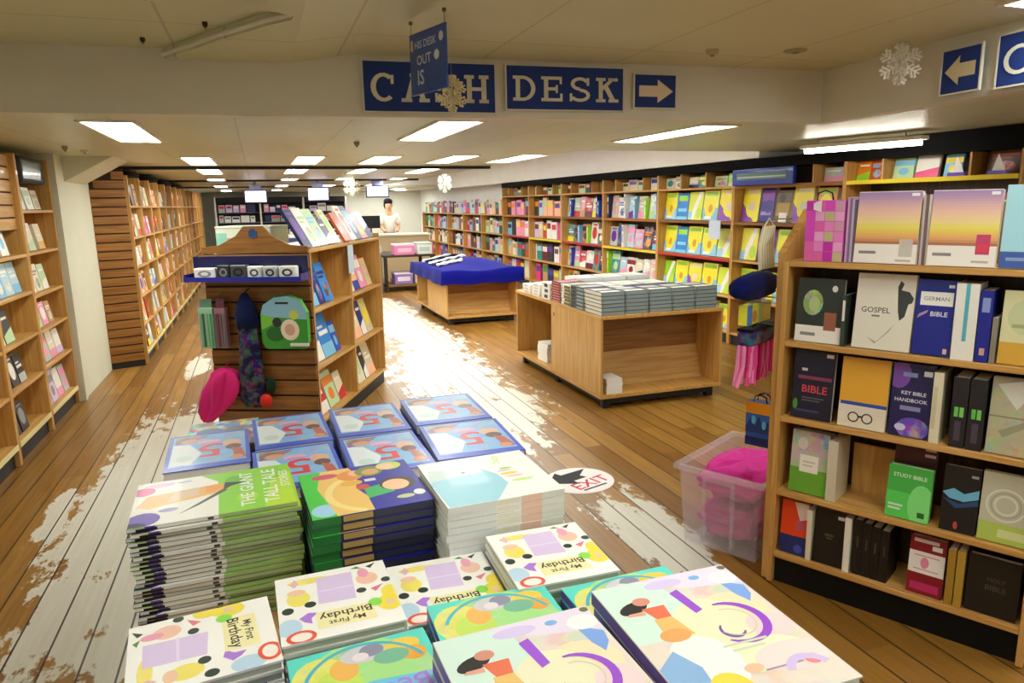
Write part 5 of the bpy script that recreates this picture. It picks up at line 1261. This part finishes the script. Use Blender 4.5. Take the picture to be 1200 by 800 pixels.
# ================================================================== FLOOR STICKER
t = thing('floor_sticker', 'white oval floor sticker reading EXIT with a black arrow', 'sticker', (1.70, 3.67, 0), rad(8))
m = MB(); m.prism([(.21*math.cos(u*PI/20), .2*math.sin(u*PI/20)) for u in range(40)], .0004, .0016, 'ece4e2'); m.build('sticker_base','matte',t)
m = MB(); m.art((-.21,-.2,.0016),(.42,0,0),(0,.4,0),(0,0,1),[('p',[(.04,.60),(.32,.92),(.36,.80),(.80,.86),(.60,.66),(.66,.56),(.42,.52),(.44,.38)],'14181c')]); m.build('arrow','matte',t)
m = MB(); m.art((-.21,-.2,.0016),(.42,0,0),(0,.4,0),(0,0,1),[('t','EXIT',.60,.36,.62,'c8204c',12,.3)]); m.build('lettering','matte',t)
m = MB(); m.art((-.21,-.2,.0016),(.42,0,0),(0,.4,0),(0,0,1),[('p',[(.36,.12),(.78,.19),(.77,.23),(.35,.16)],'2c3c3c')]); m.build('small_print','matte',t)

# ================================================================== FOREGROUND TABLE
T0 = .75
tx0, tx1, ty0, ty1 = -.27, .76, .56, 2.80
t = thing('display_table', 'oak display table in the foreground hidden under book stacks', 'display table', (tx0, ty0, 0)); w, l = tx1-tx0, ty1-ty0
m = MB(); m.cbox((0,0,T0-.03),(w,l,T0),.003); m.build('table_top','oak_y',t)
m = MB(); m.cbox((.02,.02,.09),(w-.02,l-.02,.12),.002); m.build('bottom_board','oak_y',t)
for a,b,c,d in ((.02,.02,.042,l-.02),(w-.042,.02,w-.02,l-.02),(.045,.02,w-.045,.042),(.045,l-.042,w-.045,l-.02)):
    m = MB(); m.cbox((a,b,.1205),(c,d,T0-.0305),.002); m.build('side_panel','oak_z',t)
for fx in (.05,w-.11):
    for fy in (.05,l-.11,l/2):
        m = MB(); m.box((fx,fy,0),(fx+.06,fy+.06,.09)); m.build('foot','black_base',t)
# -- tall green pile
g_art = [('r',0,0,.52,1,'f2efe6'),('p',[(.40,1),(.52,.78),(.50,.6),(.62,.42),(.55,.0),(1,0),(1,1)],'8cd430'),('p',[(.8,.0),(1,0),(1,.8),(.86,.6)],'b8e028'),('e',.62,.75,.06,.12,'6cbc2c'),('e',.7,.3,.07,.12,'a4dc30'),
         ('p',[(.02,.42),(.08,.66),(.50,.72),(.62,.66),(.50,.5),(.1,.36)],'ecb458'),('p',[(.2,.44),(.24,.66),(.40,.69),(.40,.53)],'e0c4a0'),('p',[(.44,.53),(.44,.71),(.56,.69),(.58,.62)],'f09c3c'),('p',[(.55,.54),(.56,.73),(.70,.68),(.60,.62)],'1c1414'),('p',[(.55,.58),(.38,.3),(.28,.14),(.40,.28),(.58,.54)],'3c4c3c'),
         ('e',.05,.78,.07,.1,'e04890'),('e',.14,.9,.1,.05,'e8b0d8'),('e',.08,.14,.1,.14,'6a50b8'),('e',.03,.0,.08,.1,'2c2050'),('e',.3,.9,.05,.02,'b8bcd0'),('e',.22,.28,.06,.04,'b0a8d0'),
         ('t','THE GIANT',.70,.5,.62,'f4f6f0',90,.95),('t','TALL TALE',.85,.5,.62,'f4f6f0',90,.95),('t','STORIES',.95,.62,.3,'f0f4e8',90)]
g_sp = [('r',0,.25,.05,.8,'e4e2ea'),('r',.05,.0,.17,.62,'18121e'),('r',.10,.62,.16,1,'5a48a0'),('r',.17,0,.52,1,'dcdad4'),('r',.455,.2,.49,.8,'3c3c38'),('r',.52,0,1,1,'a2b484'),('r',.17,0,1,.16,'6c6c62')]
gp = book_meshes('green', .342, .26, .0096, '8cd430', g_art, spine='d0d0c8', spine_side='y-', spine_art=g_sp, back='6c6c66', board=.0016, page='c8c4b8')
pile('picture_book', gp, -.142, 1.685, T0, .0096, 24, rad(2), 'top picture book of the tall lime-green pile', '# book down in the tall pile of lime-green picture books', 'lime-green picture books piled on the front table', jit=.005, seed=2, rj=1.6)
b_art = [('r',0,0,1,1,'1a1aa0'),('r',0,0,.22,1,'3cc83c'),('e',.12,.14,.11,.12,'a0d0ec'),('p',[(.2,0),(.5,0),(.5,.3),(.44,.5),(.5,.75),(.46,1),(.2,1),(.12,.6)],'f0c468'),('a',.62,.4,.40,.46,115,245,'f4dc8c'),('e',.22,.86,.12,.06,'d0506c'),
         ('e',.44,.8,.12,.12,'e89048'),('e',.5,.84,.07,.07,'f0b890'),('e',.62,.84,.13,.12,'7c8c3c'),('e',.63,.82,.08,.07,'d8a460'),('e',.82,.9,.12,.1,'c8d84c'),('e',.79,.89,.08,.07,'f2c8a0'),
         ('p',[(.5,.24),(.74,.3),(.68,.5),(.5,.46)],'2cb860'),('e',.8,.46,.16,.15,'3c2010'),('e',.78,.44,.12,.12,'f2c496'),('e',.42,.62,.1,.06,'e8b040'),('e',.5,.5,.06,.06,'d04838'),('e',.93,.2,.05,.06,'e8e8f4'),('e',.8,.16,.08,.04,'c8d090'),('r',.54,.6,.64,.66,'e8e4f4')]
b_sp = [('r',0,.0,.22,1,'28783c'),('r',.24,.2,.48,.9,'b89858'),('r',.5,.15,.98,.85,'30344c')]
bp_ = book_meshes('blue', .268, .28, .0195, '1a1aa0', b_art, spine='26283c', spine_side='y-', spine_art=b_sp, back='20222c')
pile('picture_book', bp_, .181, 1.615, T0, .0195, 12, rad(3), 'top picture book of the navy pile with cartoon children', '# book down in the navy pile of picture books', 'navy picture books piled on the front table', jit=.003, seed=5, rj=.8)
w_art = [('r',0,0,1,1,'f4f2ec'),('p',[(.02,.0),(.42,.0),(.62,.3),(.6,.52),(.5,.7),(.3,.78),(.1,.74),(0,.6)],'98cfe0'),('p',[(.0,.55),(.3,.6),(.5,.6),(.5,.7),(.3,.78),(.05,.8)],'c8d8d4'),('e',.33,.66,.018,.014,'2c3c44'),
         ('t','baby',.70,.86,.2,'c0dc88',80),('e',.71,.62,.06,.025,'a4cc5c'),('e',.68,.57,.07,.015,'c8b4e0'),('e',.70,.50,.08,.03,'f0cc4c'),('e',.73,.43,.08,.02,'f0b8c8'),('e',.76,.33,.1,.028,'c8e080')]
w_sp = [('r',.0,0,.4,1,'e0e4e2'),('r',.42,.2,.6,.8,'e4e2d0'),('r',.62,.0,.8,1,'e8c4ae'),('r',.8,0,1,1,'dfe4da')]
wp = book_meshes('white', .276, .28, .0152, 'f4f2ec', w_art, spine='e6e6e0', spine_side='y-', spine_art=w_sp, page='dfe8e4')
pile('picture_book', wp, .468, 1.535, T0, .0152, 16, rad(1), 'top picture book of the white pile with pale blue animal', '# book down in the white pile of picture books', 'white picture books piled on the front table', jit=.003, seed=7, rj=.8)
# -- blue-bordered storybooks with an inverted red 5
s_art = [('r',0,0,1,1,'1c48cc'),('r',.05,.11,.95,.96,'74b4ec/.78'),('p',[(.06,.15),(.3,.13),(.42,.4),(.26,.7),(.06,.74)],'e4ecf4'),('p',[(.08,.72),(.4,.84),(.5,.94),(.08,.94)],'8a5c48/.6'),('e',.26,.8,.12,.06,'d89878'),('e',.78,.62,.12,.1,'e0b090'),('e',.8,.5,.1,.08,'5c2c20'),('p',[(.78,.48),(.9,.42),(.95,.16),(.82,.14)],'b84c2c'),('e',.84,.2,.08,.05,'d88c50'),('e',.5,.72,.14,.06,'e8a8c8'),('e',.22,.3,.1,.08,'c8e0dc'),
         ('t','5',.52,.47,.34,'d81c34',180,.36),('r',.4,.66,.62,.7,'b88cc8')]
sb = book_meshes('five', .235, .335, .034, '2c5ed8', s_art, spine='2448b8', spine_side='x+', page='e8e4dc')
sb2 = book_meshes('fivew', .265, .335, .034, '2c5ed8', s_art, spine='2448b8', spine_side='x+', page='e8e4dc')
SG = 'blue-bordered storybooks with a red 5'
def sp(ms, cx, cy, z, yaw, desc, n=5, sd=0): pile('storybook', ms, cx, cy, z, .034, n, rad(yaw), 'top blue-bordered storybook of the %s' % desc, '# blue-bordered storybook down in the %s' % desc, SG, seed=sd, jit=.002)
sp(sb, -.20, 2.27, T0, 2, 'far left red-5 stack', sd=1)
sp(sb, .048, 2.375, T0, 2, 'back row red-5 stack left of centre', sd=2)
sp(sb, .048, 2.02, T0, 2, 'front row red-5 stack behind navy pile', sd=3)
sp(sb, .305, 2.395, T0, 1, 'back row centre red-5 stack', sd=4)
sp(sb, .305, 2.04, T0, 1, 'front row centre red-5 stack', sd=5)
sp(sb2, .578, 2.415, T0, -1, 'back right red-5 stack', sd=6)
sp(sb2, .575, 2.065, T0, -2, 'right red-5 stack behind white pile', sd=7)
mg = book_meshes('mag', .235, .31, .012, '4c5a4c/.2', [('r',0,0,1,1,'6a5c64/.0'),('e',.3,.6,.2,.15,'3c5c9c'),('e',.7,.4,.2,.15,'a04c50'),('e',.6,.8,.12,.08,'2c7cc8'),('e',.35,.25,.14,.1,'c85c7c')], spine='4c4c54', hard=False)
pile('magazine', mg, -.17, 2.615, T0, .012, 9, rad(1), 'top magazine of the dark patterned stack at the table far corner', '# magazine down in the dark patterned far corner stack', 'patterned magazines at the far corner', seed=9, jit=.004)
pile('magazine', mg, .09, 2.72-.005, T0, .012, 7, rad(91), 'top magazine of the sideways patterned stack behind red-5 books', '# magazine down in the sideways patterned stack behind red-5 books', 'sideways patterned magazines', seed=10, jit=.003) if False else None
# -- birthday board books
def bday(inv):
    tr = 180
    return [('r',0,0,1,1,'f6f4ee'),('e',.30,.88,.2,.05,'f0e078'),('p',[(.34,.48),(.66,.46),(.68,.9),(.36,.9)],'dcc8ec'),('r',.34,.66,.68,.68,'e8daf4'),
            ('e',.18,.62,.1,.12,'f0e06c'),('e',.17,.72,.08,.05,'f0c8a8'),('e',.08,.46,.05,.05,'2c3c34'),('e',.27,.50,.05,.045,'2c3c34'),('p',[(.12,.86),(.16,.8),(.2,.86),(.17,.94)],'e8b8c0'),
            ('e',.80,.74,.1,.1,'f2c4ac'),('e',.78,.84,.05,.08,'eca0b8'),('e',.72,.56,.045,.04,'2c3c34'),('e',.96,.66,.045,.04,'2c3c34'),('p',[(.68,.94),(.78,.92),(.74,.97)],'4c8c2c'),('p',[(.82,.94),(.92,.98),(.86,.9)],'2c3c24'),('p',[(.8,.56),(.92,.6),(.84,.5)],'e87c8c'),
            ('p',[(.16,.32),(.24,.38),(.32,.36),(.26,.3),(.26,.22),(.2,.26)],'b07cdc'),('e',.08,.22,.1,.12,'bcd8ec'),('r',.3,.12,.78,.36,'f6ecb4'),
            ('e',.92,.30,.11,.12,'f0dc48'),('e',.96,.46,.08,.1,'f0dc48'),('e',.80,.34,.06,.06,'8cdc50'),('e',.93,.3,.04,.04,'e8c8a8'),
            ('e',.16,.07,.12,.085,'e8583c'),('e',.16,.07,.085,.055,'f6ece4'),
            ('t','Birthday',.54,.29,.44,'2c2c24',tr+2),('t','My First',.54,.19,.3,'3c3c30',tr+2)]
bd = book_meshes('bday', .21, .228, .02, 'f6f4ee', bday(0), spine='d8dccc', spine_side='x+', page='c4ccb8', board=.004)
def bdp(cx, cy, ztop, yaw, desc, seed):
    n = int((ztop-T0)/.0209); pile('board_book', bd, cx, cy, T0, .02, n, rad(yaw), 'top white Birthday board book of %s' % desc, '# Birthday board book down in %s' % desc, 'white Birthday board books', seed=seed, jit=.0025)
bdp(.083, 1.236, .955, 2, 'the stack before the green-navy gap', 1)
bdp(.299, 1.279, .915, -1, 'the stack before the navy pile', 2)
bdp(.514, 1.258, .955, -2, 'the stack before the white pile', 3)
bdp(-.145, 1.18, .955, 96, 'the sideways stack at left edge', 4)
# -- teal bedtime books
t_art = [('r',0,0,1,1,'5cd8c8'),('e',.5,.66,.47,.36,'a8e08c/.75'),('e',.2,.74,.2,.2,'e8e468/.8'),('e',.3,.66,.16,.14,'c4e060'),('e',.36,.78,.1,.1,'f0b85c'),('e',.52,.88,.17,.08,'d0ccd4'),('e',.58,.90,.09,.06,'8c8ca4'),('e',.49,.86,.06,.04,'e8dce0'),('e',.8,.88,.13,.07,'f0cc48'),('e',.86,.78,.09,.07,'f0a83c'),('e',.7,.8,.13,.07,'78b898'),('a',.5,.62,.42,.45,20,160,'4cb4c8'),
         ('p',[(.1,.5),(.5,.62),(.92,.58),(.95,.34),(.5,.32),(.1,.28)],'6cc8ec/.85'),('t','Bedtime',.52,.50,.74,'b084e4',184,.22),('t','Stories',.5,.26,.5,'f0b0d0',182,.16),('e',.5,.08,.3,.05,'b8e06c')]
bt = book_meshes('bed', .226, .275, .0195, '3cccb8', t_art, spine='5c3ca8', spine_side='x-', page='d8dcd4')
def btp(cx, cy, yaw, desc, seed, n=9): pile('storybook', bt, cx, cy, T0, .0195, n, rad(yaw), 'top teal Bedtime storybook of the %s' % desc, '# teal Bedtime storybook down in the %s' % desc, 'teal Bedtime storybooks', seed=seed, jit=.002)
btp(.108, .955, 4, 'stack at the front picture edge', 1)
btp(.343, 1.018, -1, 'stack before the middle Birthday stack', 2)
btp(.60, .992, 1, 'stack under the right princess-coloured books', 3)
btp(.343, .725, 0, 'stack under the left swirl books', 4)
btp(.60, .70, 0, 'stack at the near right table corner', 5)
nv = book_meshes('navy', .2, .24, .02, '1a2494', [('e',.55,.5,.2,.16,'e8a880'),('e',.2,.8,.03,.02,'d8dcf0'),('e',.8,.85,.03,.02,'d8dcf0')], spine='141c70', spine_side='x-')
pile('storybook', nv, -.125, .935, T0, .02, 8, rad(8), 'top navy storybook peeking at the bottom picture edge', '# navy storybook down in the bottom edge stack', 'navy storybooks at the bottom edge', seed=8, jit=.002)
# -- pastel swirl books with a purple 5
p_art = [('r',0,0,1,1,'e6dacc/.8'),('p',[(0,.5),(0,1),(.42,1),(.5,.75),(.3,.5)],'d4ece0'),('p',[(.3,1),(1,1),(1,.8),(.6,.86)],'e8dcf0'),('e',.48,.93,.14,.04,'d8c8f0'),('e',.75,.6,.22,.16,'f0e0b8'),('e',.55,.55,.24,.2,'ece8c4'),('e',.85,.45,.14,.1,'f4d4d4'),
         ('e',.62,.28,.3,.12,'e8ecc8'),('e',.78,.22,.24,.1,'f4dcd8'),('e',.3,.3,.2,.2,'f0f0ec'),('p',[(0,.32),(.16,.42),(.24,.28),(.2,.08),(0,.0)],'8cb4e0'),('e',.3,.12,.12,.1,'f2d848'),('p',[(.84,.86),(.98,.78),(.96,.7),(.9,.64),(.86,.72)],'7ca4e8'),('e',.9,.88,.1,.06,'f4f2f0'),('e',.97,.97,.03,.02,'6c6c4c'),('e',.72,.93,.04,.02,'7cb0e8'),
         ('e',.16,.78,.11,.045,'1c1616',20),('e',.24,.82,.06,.035,'d8907c'),('p',[(.2,.76),(.36,.76),(.34,.66),(.24,.66)],'e8704c'),('p',[(.22,.66),(.34,.66),(.38,.5),(.2,.52)],'e8c070'),('e',.26,.52,.1,.05,'e8a860'),('p',[(.1,.74),(.2,.74),(.2,.71),(.08,.72)],'e8a890'),
         ('p',[(.46,.84),(.53,.86),(.56,.66),(.50,.64)],'a050d8'),('a',.66,.52,.17,.225,95,-130,'9a48d0',.75),('a',.61,.47,.06,.085,-30,-230,'7c5ca8',.6),('a',.66,.52,.13,.14,95,-150,'d8ccb4'),
         ('e',.5,.2,.06,.03,'f0c09c'),('e',.86,.17,.05,.035,'ec8c8c'),('r',.55,.165,.8,.175,'a88cb0'),('a',.8,.1,.1,.15,20,160,'d4c0ec'),('r',.45,.36,.75,.375,'d4dcb8'),('r',.48,.32,.7,.335,'d4dcb8')]
pp_ = book_meshes('swirl', .262, .335, .026, 'f0e6dc', p_art, spine='6c4ca0', spine_side='x-', page='e0e0d8')
zt = T0 + 9*.0204 + .0012
pile('storybook', pp_, .338, .805, zt, .026, 2, rad(2), 'pastel swirl storybook with purple 5, left copy at bottom edge', 'second pastel swirl storybook beneath the left top copy', 'pastel storybooks with a purple 5', seed=1, jit=.002)
pile('storybook', pp_, .622, .842, zt, .026, 2, rad(-1), 'pastel swirl storybook with purple 5 at the table right corner', 'second pastel swirl storybook beneath the right corner copy', 'pastel storybooks with a purple 5', seed=2, jit=.002)

# ================================================================== RENDER LOOK
w = bpy.data.worlds.new('room_air'); SC.world = w; w.use_nodes = True
w.node_tree.nodes['Background'].inputs[0].default_value = (.9, .95, 1, 1); w.node_tree.nodes['Background'].inputs[1].default_value = .05
SC.view_settings.view_transform = 'Standard'; SC.view_settings.look = 'None'; SC.view_settings.gamma = 1
try: SC.view_settings.use_curve_mapping = False
except Exception: pass
SC.view_settings.exposure = 0.22
SC.cycles.max_bounces = 8; SC.cycles.diffuse_bounces = 4; SC.cycles.use_denoising = True
